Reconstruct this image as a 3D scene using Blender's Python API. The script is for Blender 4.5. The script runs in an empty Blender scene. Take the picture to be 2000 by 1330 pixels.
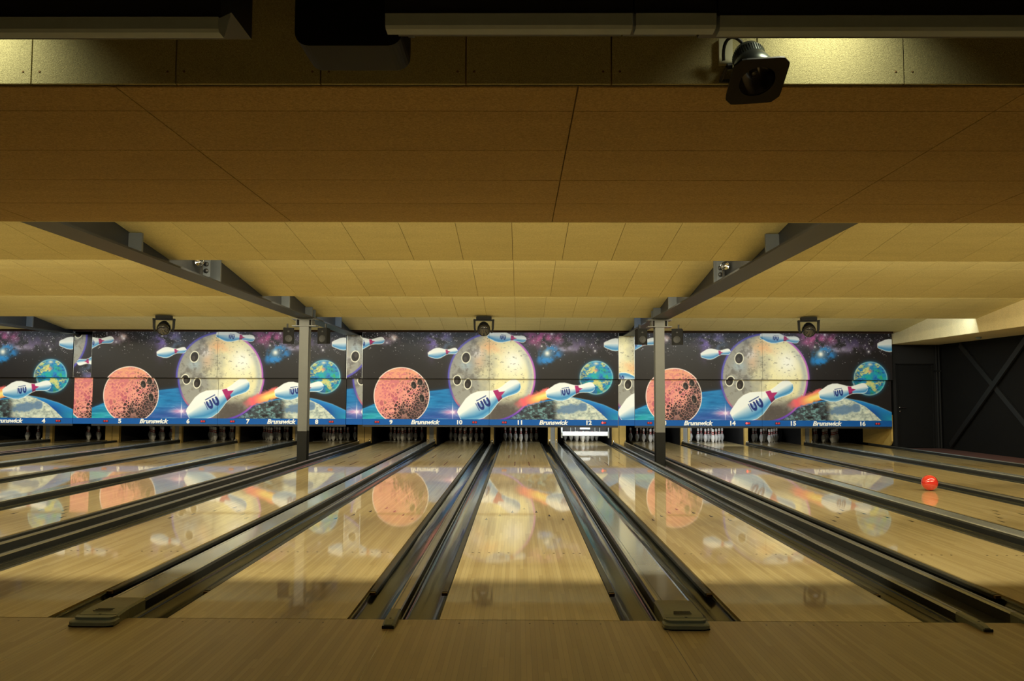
import bpy, math, random
import numpy as np
from mathutils import Matrix, Vector

random.seed(7)
PI = math.pi
sc = bpy.context.scene
col = sc.collection

# ------------------------------------------------------------------ helpers
class MB:
    """collects geometry for ONE mesh object; every face carries a material slot and a smooth flag"""
    def __init__(self):
        self.v, self.f, self.m, self.s, self.t = [], [], [], [], []
        self.tone = None
    def add(self, vs, fs, mat=0, smooth=False, tone=0.5):
        b = len(self.v)
        self.v += [tuple(p) for p in vs]
        for f in fs:
            self.f.append(tuple(b + i for i in f)); self.m.append(mat); self.s.append(smooth); self.t.append(tone)
        return self
    def paint(self, fn):
        """material slot of each face from its mean point"""
        for i, f in enumerate(self.f):
            n = len(f); self.m[i] = fn(*[sum(self.v[j][k] for j in f) / n for k in range(3)])
        return self
    def box(self, x0, x1, y0, y1, z0, z1, mat=0, tone=0.5, M=None):
        vs = [(x, y, z) for z in (z0, z1) for y in (y0, y1) for x in (x0, x1)]
        if M is not None: vs = [tuple(M @ Vector(p)) for p in vs]
        return self.add(vs, [(0, 2, 3, 1), (4, 5, 7, 6), (0, 1, 5, 4), (2, 6, 7, 3), (0, 4, 6, 2), (1, 3, 7, 5)], mat, False, tone)
    def prism_y(self, prof, y0, y1, mat=0, smooth=False, closed=True):
        """profile of (x, z) points extruded along y"""
        n = len(prof)
        vs = [(x, y0, z) for x, z in prof] + [(x, y1, z) for x, z in prof]
        fs = [(i, (i + 1) % n, n + (i + 1) % n, n + i) for i in range(n if closed else n - 1)]
        self.add(vs, fs, mat, smooth)
        if closed:
            self.add(vs, [tuple(range(n))[::-1], tuple(range(n, 2 * n))], mat, False)
        return self
    def loft(self, secs, mat=0, smooth=False, caps=True, closed=True):
        n = len(secs[0]); vs = [p for s in secs for p in s]; fs = []
        for k in range(len(secs) - 1):
            for i in range(n if closed else n - 1):
                a, b = k * n + i, k * n + (i + 1) % n
                fs.append((a, b, b + n, a + n))
        self.add(vs, fs, mat, smooth)
        if caps:
            self.add(secs[0], [tuple(range(n))[::-1]], mat); self.add(secs[-1], [tuple(range(n))], mat)
        return self
    def lathe(self, prof, M=None, seg=24, mat=0, smooth=True, mats=None):
        """profile of (r, z) points turned about the local z axis"""
        M = M or Matrix()
        vs = []
        for r, z in prof:
            for k in range(seg):
                a = 2 * PI * k / seg
                vs.append(tuple(M @ Vector((r * math.cos(a), r * math.sin(a), z))))
        b = len(self.v); self.v += vs
        for j in range(len(prof) - 1):
            for k in range(seg):
                k2 = (k + 1) % seg
                self.f.append((b + j * seg + k, b + j * seg + k2, b + (j + 1) * seg + k2, b + (j + 1) * seg + k))
                self.m.append(mats[j] if mats else mat); self.s.append(smooth); self.t.append(0.5)
        return self
    def tube(self, p0, p1, r, seg=12, mat=0):
        p0, p1 = Vector(p0), Vector(p1); d = p1 - p0
        q = d.to_track_quat('Z', 'Y').to_matrix().to_4x4()
        M = Matrix.Translation(p0) @ q
        return self.lathe([(0.0001, 0), (r, 0), (r, d.length), (0.0001, d.length)], M, seg, mat, False)
    def build(self, name, mats, parent=None, tone=False):
        me = bpy.data.meshes.new(name)
        me.from_pydata(self.v, [], self.f)
        for m in (mats if isinstance(mats, (list, tuple)) else [mats]): me.materials.append(m)
        me.polygons.foreach_set('material_index', self.m)
        me.polygons.foreach_set('use_smooth', self.s)
        if tone:
            at = me.attributes.new('tone', 'FLOAT', 'FACE'); at.data.foreach_set('value', self.t)
        me.update()
        o = bpy.data.objects.new(name, me); col.objects.link(o)
        if parent is not None: o.parent = parent
        return o

def empty(name, loc=(0, 0, 0)):
    o = bpy.data.objects.new(name, None); col.objects.link(o); o.location = loc
    o.empty_display_size = 0.1
    return o
def tag(o, label, cat, group=None, kind=None):
    o['label'] = label; o['category'] = cat
    if group: o['group'] = group
    if kind: o['kind'] = kind
    return o
def struct(o):
    o['kind'] = 'structure'; return o
def copy_tree(o, parent=None):
    c = o.copy(); col.objects.link(c)
    if parent is not None: c.parent = parent
    for ch in list(o.children): copy_tree(ch, c)
    return c

# ------------------------------------------------------------------ materials
def lin(c):
    c = np.asarray(c, float) / 255.0
    return tuple(np.where(c <= 0.04045, c / 12.92, ((c + 0.055) / 1.055) ** 2.4))
def mat(name, rgb, rough=0.5, metal=0.0, coat=0.0, coat_rough=0.05, spec=0.5, emit=None, estr=0.0, noise=0.0, nscale=30.0, bump=0.0):
    m = bpy.data.materials.new(name); m.use_nodes = True
    nt = m.node_tree; b = nt.nodes['Principled BSDF']
    b.inputs['Base Color'].default_value = (*rgb, 1)
    b.inputs['Roughness'].default_value = rough; b.inputs['Metallic'].default_value = metal
    b.inputs['Coat Weight'].default_value = coat; b.inputs['Coat Roughness'].default_value = coat_rough
    b.inputs['Specular IOR Level'].default_value = spec
    if emit: b.inputs['Emission Color'].default_value = (*emit, 1); b.inputs['Emission Strength'].default_value = estr
    if noise or bump:
        tc = nt.nodes.new('ShaderNodeTexCoord'); nz = nt.nodes.new('ShaderNodeTexNoise')
        nz.inputs['Scale'].default_value = nscale; nz.inputs['Detail'].default_value = 4
        nt.links.new(tc.outputs['Object'], nz.inputs['Vector'])
        if noise:
            mx = nt.nodes.new('ShaderNodeMix'); mx.data_type = 'RGBA'
            mx.inputs[6].default_value = (*[c * (1 - noise) for c in rgb], 1)
            mx.inputs[7].default_value = (*[min(1, c * (1 + noise)) for c in rgb], 1)
            nt.links.new(nz.outputs['Fac'], mx.inputs[0]); nt.links.new(mx.outputs[2], b.inputs['Base Color'])
        if bump:
            bp = nt.nodes.new('ShaderNodeBump'); bp.inputs['Strength'].default_value = bump; bp.inputs['Distance'].default_value = 0.004
            nt.links.new(nz.outputs['Fac'], bp.inputs['Height']); nt.links.new(bp.outputs['Normal'], b.inputs['Normal'])
    return m

def ripple(m, amount=0.22):
    """slow dents along a long plastic trough"""
    nt = m.node_tree; tc = nt.nodes.new('ShaderNodeTexCoord'); mp = nt.nodes.new('ShaderNodeMapping'); mp.inputs['Scale'].default_value = (9, 0.5, 1)
    nz = nt.nodes.new('ShaderNodeTexNoise'); nz.inputs['Scale'].default_value = 1.6; nz.inputs['Detail'].default_value = 2
    bp = nt.nodes.new('ShaderNodeBump'); bp.inputs['Strength'].default_value = amount; bp.inputs['Distance'].default_value = 0.02
    nt.links.new(tc.outputs['Object'], mp.inputs['Vector']); nt.links.new(mp.outputs['Vector'], nz.inputs['Vector'])
    nt.links.new(nz.outputs['Fac'], bp.inputs['Height']); nt.links.new(bp.outputs['Normal'], nt.nodes['Principled BSDF'].inputs['Normal'])

def woodwool(name, rgb, fibre=90.0, bump=0.35, contrast=0.28):
    """wood-wool acoustic board: curly fibres, speckle and a tone of its own for every board"""
    m = bpy.data.materials.new(name); m.use_nodes = True
    nt = m.node_tree; N = nt.nodes; Lk = nt.links; b = N['Principled BSDF']
    b.inputs['Roughness'].default_value = 0.9; b.inputs['Specular IOR Level'].default_value = 0.15
    tc = N.new('ShaderNodeTexCoord')
    n1 = N.new('ShaderNodeTexNoise'); n1.inputs['Scale'].default_value = fibre; n1.inputs['Detail'].default_value = 5; n1.inputs['Distortion'].default_value = 1.2
    n2 = N.new('ShaderNodeTexNoise'); n2.inputs['Scale'].default_value = 3.0; n2.inputs['Detail'].default_value = 3
    mp = N.new('ShaderNodeMapping'); mp.inputs['Scale'].default_value = (0.35, 2.2, 1)
    Lk.new(tc.outputs['Object'], n1.inputs['Vector']); Lk.new(tc.outputs['Object'], mp.inputs['Vector']); Lk.new(mp.outputs['Vector'], n2.inputs['Vector'])
    r = N.new('ShaderNodeValToRGB')
    lo = [c * (1 - contrast) for c in rgb]; hi = [min(1, c * (1 + contrast * 0.8)) for c in rgb]
    r.color_ramp.elements[0].position = 0.34; r.color_ramp.elements[0].color = (*lo, 1)
    r.color_ramp.elements[1].position = 0.66; r.color_ramp.elements[1].color = (*hi, 1)
    Lk.new(n1.outputs['Fac'], r.inputs['Fac'])
    at = N.new('ShaderNodeAttribute'); at.attribute_name = 'tone'
    add = N.new('ShaderNodeMath'); add.operation = 'MULTIPLY_ADD'; add.inputs[1].default_value = 0.06; add.inputs[2].default_value = 0.86
    Lk.new(at.outputs['Fac'], add.inputs[0])
    a2 = N.new('ShaderNodeMath'); a2.operation = 'MULTIPLY_ADD'; a2.inputs[1].default_value = 0.22; Lk.new(n2.outputs['Fac'], a2.inputs[0]); Lk.new(add.outputs[0], a2.inputs[2])
    mx = N.new('ShaderNodeMix'); mx.data_type = 'RGBA'; mx.blend_type = 'MULTIPLY'; mx.inputs[0].default_value = 1
    Lk.new(r.outputs['Color'], mx.inputs[6]); Lk.new(a2.outputs[0], mx.inputs[7]); Lk.new(mx.outputs[2], b.inputs['Base Color'])
    bp = N.new('ShaderNodeBump'); bp.inputs['Strength'].default_value = bump; bp.inputs['Distance'].default_value = 0.006
    Lk.new(n1.outputs['Fac'], bp.inputs['Height']); Lk.new(bp.outputs['Normal'], b.inputs['Normal'])
    return m

def strip_wood(name, light, dark, rough, coat, coat_rough, pitch=0.02705, spec=0.5):
    """narrow lengthwise boards, each with its own tone, fine grain and dark joints"""
    m = bpy.data.materials.new(name); m.use_nodes = True
    nt = m.node_tree; N = nt.nodes; Lk = nt.links; b = N['Principled BSDF']
    b.inputs['Roughness'].default_value = rough; b.inputs['Coat Weight'].default_value = coat; b.inputs['Coat Roughness'].default_value = coat_rough
    b.inputs['Specular IOR Level'].default_value = spec; b.inputs['Coat IOR'].default_value = 1.5
    tc = N.new('ShaderNodeTexCoord'); sx = N.new('ShaderNodeSeparateXYZ'); Lk.new(tc.outputs['Object'], sx.inputs[0])
    oi = N.new('ShaderNodeObjectInfo')
    def math_(op, a, bb=None, c=None):
        n = N.new('ShaderNodeMath'); n.operation = op
        for i, v in enumerate((a, bb, c)):
            if v is None: continue
            if isinstance(v, (int, float)): n.inputs[i].default_value = v
            else: Lk.new(v, n.inputs[i])
        return n.outputs[0]
    u = math_('DIVIDE', sx.outputs['X'], pitch); bi = math_('FLOOR', u); fr = math_('FRACT', u)
    seed = math_('MULTIPLY_ADD', oi.outputs['Random'], 517.0, bi)
    w1 = N.new('ShaderNodeTexWhiteNoise'); w1.noise_dimensions = '1D'; Lk.new(seed, w1.inputs['W'])
    seg = math_('FLOOR', math_('MULTIPLY_ADD', w1.outputs['Value'], 9.0, math_('DIVIDE', sx.outputs['Y'], 1.1)))
    w2 = N.new('ShaderNodeTexWhiteNoise'); w2.noise_dimensions = '2D'
    cx = N.new('ShaderNodeCombineXYZ'); Lk.new(seed, cx.inputs[0]); Lk.new(seg, cx.inputs[1]); Lk.new(cx.outputs[0], w2.inputs['Vector'])
    mp = N.new('ShaderNodeMapping'); mp.inputs['Scale'].default_value = (60, 1.6, 1)
    gn = N.new('ShaderNodeTexNoise'); gn.inputs['Scale'].default_value = 3; gn.inputs['Detail'].default_value = 4
    Lk.new(tc.outputs['Object'], mp.inputs['Vector']); Lk.new(mp.outputs['Vector'], gn.inputs['Vector'])
    tone = math_('MULTIPLY_ADD', w2.outputs['Value'], 0.72, math_('MULTIPLY', gn.outputs['Fac'], 0.28))
    mx = N.new('ShaderNodeMix'); mx.data_type = 'RGBA'; Lk.new(tone, mx.inputs[0])
    mx.inputs[6].default_value = (*dark, 1); mx.inputs[7].default_value = (*light, 1)
    j = math_('LESS_THAN', fr, 0.06); jm = math_('MULTIPLY_ADD', j, -0.45, 1.0)
    m2 = N.new('ShaderNodeMix'); m2.data_type = 'RGBA'; m2.blend_type = 'MULTIPLY'; m2.inputs[0].default_value = 1
    Lk.new(mx.outputs[2], m2.inputs[6]); Lk.new(jm, m2.inputs[7]); Lk.new(m2.outputs[2], b.inputs['Base Color'])
    return m

def printed(name, rough=0.32):
    """printed picture panel: the print is a colour attribute of the panel's own mesh"""
    m = bpy.data.materials.new(name); m.use_nodes = True
    nt = m.node_tree; b = nt.nodes['Principled BSDF']
    at = nt.nodes.new('ShaderNodeAttribute'); at.attribute_name = 'print'
    nt.links.new(at.outputs['Color'], b.inputs['Base Color'])
    b.inputs['Roughness'].default_value = rough; b.inputs['Specular IOR Level'].default_value = 0.15
    return m

M_lane = strip_wood('lane_wood', (0.62, 0.49, 0.235), (0.41, 0.295, 0.115), 0.34, 0.85, 0.035)
M_appr = strip_wood('approach_wood', (0.48, 0.36, 0.16), (0.33, 0.23, 0.09), 0.42, 0.35, 0.22)
M_mark = mat('lane_marker_inlay', (0.035, 0.015, 0.008), 0.35, coat=1.0, noise=0.3)
M_dash = mat('range_marker_inlay', (0.24, 0.085, 0.035), 0.35, coat=1.0, noise=0.3)
M_gutter = mat('gutter_plastic', (0.022, 0.024, 0.021), 0.13, spec=0.24, noise=0.3, nscale=5)
ripple(M_gutter)
M_rail = mat('bumper_rail_plastic', (0.028, 0.029, 0.026), 0.38, spec=0.25, noise=0.25, nscale=8)
M_cap = mat('capping_plastic', (0.26, 0.27, 0.25), 0.24, spec=0.6, coat=0.6, coat_rough=0.08, noise=0.12, nscale=4)
M_edge = mat('capping_metal', (0.36, 0.36, 0.33), 0.32, metal=0.85, noise=0.15, nscale=6)
M_nose = mat('nose_plastic', (0.20, 0.22, 0.16), 0.42, noise=0.15, nscale=40)
M_black = mat('black_paint', (0.012, 0.012, 0.012), 0.5, noise=0.2)
M_blackgloss = mat('black_gloss', (0.010, 0.010, 0.011), 0.22, coat=0.6, noise=0.2)
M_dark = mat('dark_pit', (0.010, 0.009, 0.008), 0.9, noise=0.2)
M_steel = mat('grey_painted_steel', (0.105, 0.108, 0.103), 0.45, noise=0.12, nscale=6)
M_steeld = mat('dark_painted_steel', (0.010, 0.010, 0.0095), 0.5, spec=0.12, noise=0.15, nscale=6)
M_beam = mat('beam_paint', (0.020, 0.022, 0.025), 0.5, noise=0.15, nscale=4)
M_chrome = mat('chrome', (0.75, 0.75, 0.74), 0.12, metal=1.0, noise=0.05)
M_alu = mat('satin_aluminium', (0.42, 0.44, 0.42), 0.33, metal=0.9, noise=0.1)
M_yellow = mat('yellow_board', (0.50, 0.33, 0.085), 0.45, noise=0.15, nscale=9)
M_greycover = mat('grey_cover', (0.22, 0.22, 0.20), 0.4, noise=0.1)
M_pin = mat('pin_white', (0.80, 0.79, 0.76), 0.22, coat=0.5, noise=0.04)
M_red = mat('pin_red_stripe', (0.50, 0.030, 0.025), 0.3, noise=0.1)
M_white = mat('white_enamel', (0.78, 0.80, 0.80), 0.3, noise=0.05)
M_ball = mat('red_ball_resin', (0.62, 0.035, 0.022), 0.12, coat=1.0, noise=0.12, nscale=12)
M_hole = mat('finger_hole', (0.03, 0.004, 0.003), 0.6, noise=0.1)
M_band = mat('blue_strip', (0.010, 0.095, 0.36), 0.4, spec=0.1, noise=0.06)
M_letter = mat('white_letters', (0.86, 0.86, 0.84), 0.35, noise=0.03)
M_ledfaint = mat('red_lamp_faint_glow', (0.45, 0.016, 0.03), 0.3, emit=(0.9, 0.02, 0.05), estr=0.15, noise=0.1)  # faint glow put into the material of the lamps not switched on
M_ledon = mat('red_lamp_lit', (0.8, 0.03, 0.03), 0.2, emit=(1.0, 0.06, 0.06), estr=3.0, noise=0.1)
M_ledcase = mat('lamp_housing', (0.02, 0.02, 0.03), 0.4, noise=0.1)
M_print = printed('printed_picture')
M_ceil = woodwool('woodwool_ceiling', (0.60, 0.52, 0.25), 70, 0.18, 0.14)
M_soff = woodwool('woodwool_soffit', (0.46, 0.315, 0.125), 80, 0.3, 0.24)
M_fasc = woodwool('woodwool_fascia', (0.42, 0.38, 0.20), 210, 0.7, 0.30)
M_bulk = woodwool('woodwool_bulkhead', (0.66, 0.55, 0.30), 60, 0.2, 0.14)
M_groove = mat('board_joint', (0.16, 0.10, 0.035), 0.9, noise=0.2)
M_wallblk = mat('black_wall', (0.0065, 0.0063, 0.006), 0.75, spec=0.12, noise=0.2, nscale=5)
M_wallgrey = mat('charcoal_wall', (0.014, 0.0135, 0.013), 0.7, spec=0.12, noise=0.15, nscale=5)
M_door = mat('black_door', (0.006, 0.0058, 0.0056), 0.6, spec=0.12, noise=0.15, nscale=5)
M_carpet = mat('dark_red_carpet', (0.075, 0.020, 0.011), 0.95, noise=0.35, nscale=120, bump=0.4)
M_trimdk = mat('dark_reddish_trim', (0.045, 0.018, 0.012), 0.6, noise=0.2)
M_greyplas = mat('grey_housing', (0.27, 0.33, 0.38), 0.5, noise=0.06)
M_matt = mat('matt_black', (0.004, 0.004, 0.004), 0.6, spec=0.2, noise=0.2)
M_lens = mat('lamp_glass', (0.02, 0.02, 0.022), 0.06, coat=1.0, noise=0.1)
M_brass = mat('end_plug', (0.20, 0.13, 0.06), 0.4, noise=0.2)

# ------------------------------------------------------------------ lane layout (metres; foul line y = 0, lane surface z = 0)
W_, N_, C_ = 1.762, 1.596, 1.907           # lane spacings: across a ball return, across a narrow divider, across a column strip
LX = {11: 0.0}
LX[10] = -N_; LX[9] = LX[10] - W_; LX[8] = LX[9] - 1.967; LX[7] = LX[8] - W_; LX[6] = LX[7] - N_; LX[5] = LX[6] - W_
LX[4] = LX[5] - 1.85; LX[3] = LX[4] - W_
LX[12] = W_; LX[13] = LX[12] + C_; LX[14] = LX[13] + W_; LX[15] = LX[14] + N_; LX[16] = LX[15] + W_
HL = 0.527; GW = 0.235                      # half a lane, a gutter
PINY = 18.29; LANE_END = 19.35
NUM = 'zero one two three four five six seven eight nine ten eleven twelve thirteen fourteen fifteen sixteen'.split()
def ref(l):
    return {3: 'left of number four', 13: 'between numbers twelve and fourteen'}.get(l, 'under number ' + NUM[l])

# ------------------------------------------------------------------ the setting
XL, XR, YN, YB = -17.2, 10.83, -9.0, 16.25
mb = MB(); mb.box(XL, XR, YN, -0.004, -0.2, 0.0)
fl = struct(mb.build('floor', [M_appr, M_mark]))
mb = MB(); mb.box(XL, XR, 0.0, 20.6, -0.40, -0.25)
struct(mb.build('floor', M_dark))
mb = MB(); mb.box(9.71, XR, 0.0, YB, -0.25, -0.01)
struct(mb.build('floor', M_carpet))
# approach dots in front of the foul line: inlays of the floor
mb = MB()
for l in LX:
    for k in range(-3, 4):
        x = LX[l] + k * 0.1353
        mb.lathe([(0.0001, 0.0006), (0.0055, 0.0006), (0.0055, 0.0)], Matrix.Translation((x, -0.075, 0.0)), 10)
for x in [(LX[a] + LX[a + 1]) / 2 for a in (6, 10, 14)] + [(LX[a] + LX[a + 1]) / 2 - 0.12 for a in (5, 7, 9, 11, 13, 15)]:
    mb.box(x - 0.0015, x + 0.0015, YN, -0.21, -0.001, 0.0005)
o = mb.build('floor', M_mark, fl); o.name = 'approach_dots'

# walls
def wall(name, x0, x1, y0, y1, z0, z1, m): return struct(MB().box(x0, x1, y0, y1, z0, z1).build(name, m))
wall('wall_left', XL - 0.15, XL, YN, 20.6, -0.4, 3.8, M_wallblk)
wall('wall_right', XR, XR + 0.15, YN, 20.6, -0.4, 3.8, M_wallblk)
wall('wall_rear', XL, XR, 20.45, 20.6, -0.25, 3.8, M_dark)
wall('wall_front', XL, XR, YN - 0.15, YN, -0.4, 3.8, M_wallblk)
# back wall with the door, right of the picture panels
mb = MB()
mb.box(9.62, 9.72, YB, YB + 0.12, -0.01, 2.67); mb.box(10.64, XR - 0.002, YB, YB + 0.12, -0.01, 2.67); mb.box(9.72, 10.64, YB, YB + 0.12, 2.14, 2.67)
struct(mb.build('wall_back', M_wallgrey))
dr = MB().box(9.725, 10.635, YB + 0.05, YB + 0.10, -0.005, 2.135).build('door_1', M_door); struct(dr)
mb = MB(); mb.tube((9.80, YB + 0.05, 1.03), (9.80, YB - 0.03, 1.03), 0.012, 10); mb.tube((9.79, YB - 0.03, 1.03), (9.93, YB - 0.03, 1.03), 0.010, 10)
mb.lathe([(0.0001, 0), (0.025, 0), (0.025, 0.012), (0.0001, 0.012)], Matrix.Translation((9.80, YB + 0.05, 1.03)) @ Matrix.Rotation(PI / 2, 4, 'X'), 14)
mb.lathe([(0.0001, 0), (0.022, 0), (0.022, 0.012), (0.0001, 0.012)], Matrix.Translation((9.80, YB + 0.05, 0.93)) @ Matrix.Rotation(PI / 2, 4, 'X'), 14)
mb.build('door_handle', M_chrome, dr)
mb = MB(); mb.box(9.69, 9.722, YB - 0.012, YB - 0.001, -0.01, 2.165); mb.box(10.638, 10.67, YB - 0.012, YB - 0.001, -0.01, 2.165); mb.box(9.69, 10.67, YB - 0.012, YB - 0.001, 2.138, 2.168)
mb.build('door_frame', M_door, dr)

# ---- ceilings: soffit, fascia and the saw-tooth rows of wood-wool boards
def boards(mb, P, us, vs, gap, thick, tone=True):
    """boards between the cut lines us x vs on a plane: P(u, v, depth) gives the point"""
    for i in range(len(us) - 1):
        for j in range(len(vs) - 1):
            u0, u1, v0, v1 = us[i] + gap, us[i + 1] - gap, vs[j] + gap, vs[j + 1] - gap
            if u1 - u0 < 0.02 or v1 - v0 < 0.02: continue
            q = [P(u0, v0, 0), P(u1, v0, 0), P(u1, v1, 0), P(u0, v1, 0), P(u0, v0, thick), P(u1, v0, thick), P(u1, v1, thick), P(u0, v1, thick)]
            mb.add(q, [(0, 1, 2, 3), (4, 7, 6, 5), (0, 4, 5, 1), (1, 5, 6, 2), (2, 6, 7, 3), (3, 7, 4, 0)], 0, False, random.random())
SOY0, SOY1, SOZ = -1.48, 1.20, 2.61
XB = 9.55                                   # face of the right bulkhead
BEAMS = (-11.60, -4.36, 2.775)
ux = sorted([-3.72, -1.785, 0.18, 2.1, 3.15] + [5.15 + 2 * k for k in range(3)] + [-5.72 - 2 * k for k in range(6)] + [XL, XR])
uy = [SOY0] + [-1.19 + 0.6 * k for k in range(4)] + [SOY1]
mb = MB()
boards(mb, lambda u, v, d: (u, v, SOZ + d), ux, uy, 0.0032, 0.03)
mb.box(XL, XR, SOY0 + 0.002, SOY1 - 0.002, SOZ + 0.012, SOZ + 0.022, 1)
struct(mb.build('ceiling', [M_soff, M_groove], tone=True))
mb = MB()
boards(mb, lambda u, v, d: (u, SOY0 - 0.03 + d, v), [XL] + [-2.13 - 0.612 * 24 + 0.612 * k for k in range(0, 45)][0:45] + [XR], [SOZ + 0.001, 3.55], 0.003, 0.028)
mb.box(XL, XR, SOY0 - 0.014, SOY0 - 0.004, SOZ + 0.004, 3.55, 1)
# nail heads near the lower corners of the boards
for k in range(10, 45):
    x = -2.13 - 0.612 * 24 + 0.612 * k
    for dx in (-0.035, 0.035):
        if -4 < x < 4: mb.lathe([(0.0001, 0.0015), (0.005, 0.001), (0.005, -0.003)], Matrix.Translation((x + dx, SOY0 - 0.030, SOZ + 0.055)) @ Matrix.Rotation(PI / 2, 4, 'X'), 8, 1)
struct(mb.build('trim_1', [M_fasc, M_groove], tone=True))
LIPS = [SOY1, 4.96, 8.58, 12.22, 15.62]
ZLO, ZHI = 2.95, 3.43
def slope_z(y, y0, y1): return ZHI + (ZLO - ZHI) * (y - y0) / (y1 - y0)
bays = []
edges = [XL] + list(BEAMS) + [XB]
jx = [-0.145 + 0.6 * k for k in range(-30, 20)]
for i in range(4):
    a = edges[i] + (0.012 if i else 0.0); b = edges[i + 1] - (0.012 if i < 3 else 0.0)
    bays.append((a, b, [a] + [x for x in jx if a + 0.05 < x < b - 0.05] + [b]))
mb = MB()
for i in range(4):
    y0, y1 = LIPS[i] + 0.03, LIPS[i + 1]
    P = lambda u, v, d, y0=y0, y1=y1: (u, v, slope_z(v, y0, y1) + d)
    for a, b, us in bays:
        boards(mb, P, us, [y0, LIPS[i] + 2.0, y1], 0.0028, 0.03)
        q = [P(a, y0, 0.012), P(b, y0, 0.012), P(b, y1, 0.012), P(a, y1, 0.012), P(a, y0, 0.022), P(b, y0, 0.022), P(b, y1, 0.022), P(a, y1, 0.022)]
        mb.add(q, [(0, 1, 2, 3), (4, 7, 6, 5), (0, 4, 5, 1), (1, 5, 6, 2), (2, 6, 7, 3), (3, 7, 4, 0)], 1)
        # upright board at the end of the row
        boards(mb, lambda u, v, d, y1=y1: (u, y1 + 0.001 + d, v), us, [ZLO, ZHI + 0.10], 0.0012, 0.026)
for a, b, us in bays:
    boards(mb, lambda u, v, d: (u, SOY1 + 0.001 + d, v), us, [SOZ + 0.001, ZHI + 0.10], 0.0012, 0.026)
struct(mb.build('ceiling', [M_ceil, M_groove], tone=True))
wall('ceiling', XL, XR, YN, 20.6, 3.66, 3.8, M_dark)
# last strip of ceiling above the picture panels and its dark trim
struct(MB().box(XL, XB, 15.66, 16.35, 3.03, 3.06).build('ceiling', M_dark))
struct(MB().box(XL, XB + 0.02, 16.02, 16.045, 2.925, 3.02).build('trim_3', M_trimdk))
# right bulkhead
mb = MB()
boards(mb, lambda u, v, d: (XB + d, u, v), [SOY1 + 0.03] + [1.2 + 2.0 * k for k in range(1, 8)] + [YB], [2.655, 3.6], 0.002, 0.03)
boards(mb, lambda u, v, d: (v, u, 2.655 + d), [SOY1 + 0.03] + [1.2 + 2.0 * k for k in range(1, 8)] + [YB], [XB + 0.031, XR], 0.002, 0.03)
struct(mb.build('trim_2', M_bulk, tone=True))

# X bracing, post and pipes on the black right wall
def brace(p0, p1, w, t):
    (y0, z0), (y1, z1) = p0, p1
    L = math.hypot(y1 - y0, z1 - z0); ny, nz = -(z1 - z0) / L * w / 2, (y1 - y0) / L * w / 2
    pr = [(y0 + ny, z0 + nz), (y1 + ny, z1 + nz), (y1 - ny, z1 - nz), (y0 - ny, z0 - nz)]
    m = MB(); xa, xb = t
    m.add([(xa, y, z) for y, z in pr] + [(xb, y, z) for y, z in pr], [(0, 1, 2, 3), (4, 7, 6, 5), (0, 4, 5, 1), (1, 5, 6, 2), (2, 6, 7, 3), (3, 7, 4, 0)])
    return m
xb = empty('cross_brace', (XR, 13.5, 0)); tag(xb, 'black steel cross brace fixed on the black right wall', 'brace')
M_wallbl2 = mat('black_brace', (0.009, 0.0088, 0.0086), 0.45, noise=0.15)
for nm, p0, p1, t in (('brace_bar', (15.2, 2.59), (11.85, 0.08), (-0.05, -0.004)), ('brace_bar', (15.70, 0.10), (12.46, 2.585), (-0.10, -0.055))):
    m = brace((p0[0] - 13.5, p0[1]), (p1[0] - 13.5, p1[1]), 0.13, t); m.build(nm, M_wallbl2, xb)
m = MB(); m.box(-0.105, -0.003, -0.62, -0.36, 1.24, 1.56)
pp = empty('pipe_riser', (10.70, 16.12, 0)); tag(pp, 'grey pipes rising in the corner beside the black door', 'pipe')
for dx in (-0.02, 0.05):
    MB().tube((dx, 0.0, 0.0), (dx, 0.0, 2.64), 0.022, 12).build('pipe', M_wallgrey, pp)
MB().box(-0.06, 0.09, -0.03, 0.05, 1.95, 1.99).build('clamp', M_wallblk, pp)
sn = MB().lathe([(0.0001, 0.0), (0.06, 0.0), (0.06, -0.025), (0.045, -0.045), (0.0001, -0.05)], Matrix.Translation((10.25, 13.4, 2.654)), 18).build('smoke_detector', M_greyplas)
tag(sn, 'small round detector under the pale bulkhead at the right', 'detector')

# ------------------------------------------------------------------ lanes
def lane_mesh():
    mb = MB()
    mb.box(-HL, HL, 0.004, LANE_END, -0.10, 0.0)
    def flat(pts, m): mb.add([(x, y, 0.0006) for x, y in pts], [tuple(range(len(pts)))], m)
    for k in range(-3, 4):                                            # seven arrows
        x = k * 0.1353; y = 4.62 - abs(k) * 0.27
        flat([(x - 0.016, y), (x + 0.016, y), (x, y + 0.15)], 1)
    for k in (0.0812, 0.1353, 0.2165, 0.2976, 0.3788):               # ten guide dots
        for s in (-1, 1):
            x = s * (0.527 - k)
            mb.lathe([(0.0001, 0.0006), (0.009, 0.0006), (0.009, 0.0)], Matrix.Translation((x, 2.02, 0)), 10, 1)
    for x, y in ((0.1353, 10.4), (0.2706, 12.2)):                     # range dashes
        for s in (-1, 1): flat([(s * x - 0.010, y), (s * x + 0.010, y), (s * x + 0.010, y + 0.91), (s * x - 0.010, y + 0.91)], 2)
    return mb
lane_proto = None
for l in sorted(LX):
    if lane_proto is None:
        root = empty('bowling_lane')
        lane_mesh().build('lane_bed', [M_lane, M_mark, M_dash], root)
        MB().box(-HL, HL, 18.08, 18.10, 0.0006, 0.0016).build('deck_strip', M_alu, root)
        lane_proto = root
    else:
        root = copy_tree(lane_proto)
    root.location = (LX[l], 0, 0)
    tag(root, 'glossy strip-wood bowling lane %s of the picture panels' % ref(l), 'bowling lane', 'bowling lanes')

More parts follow.
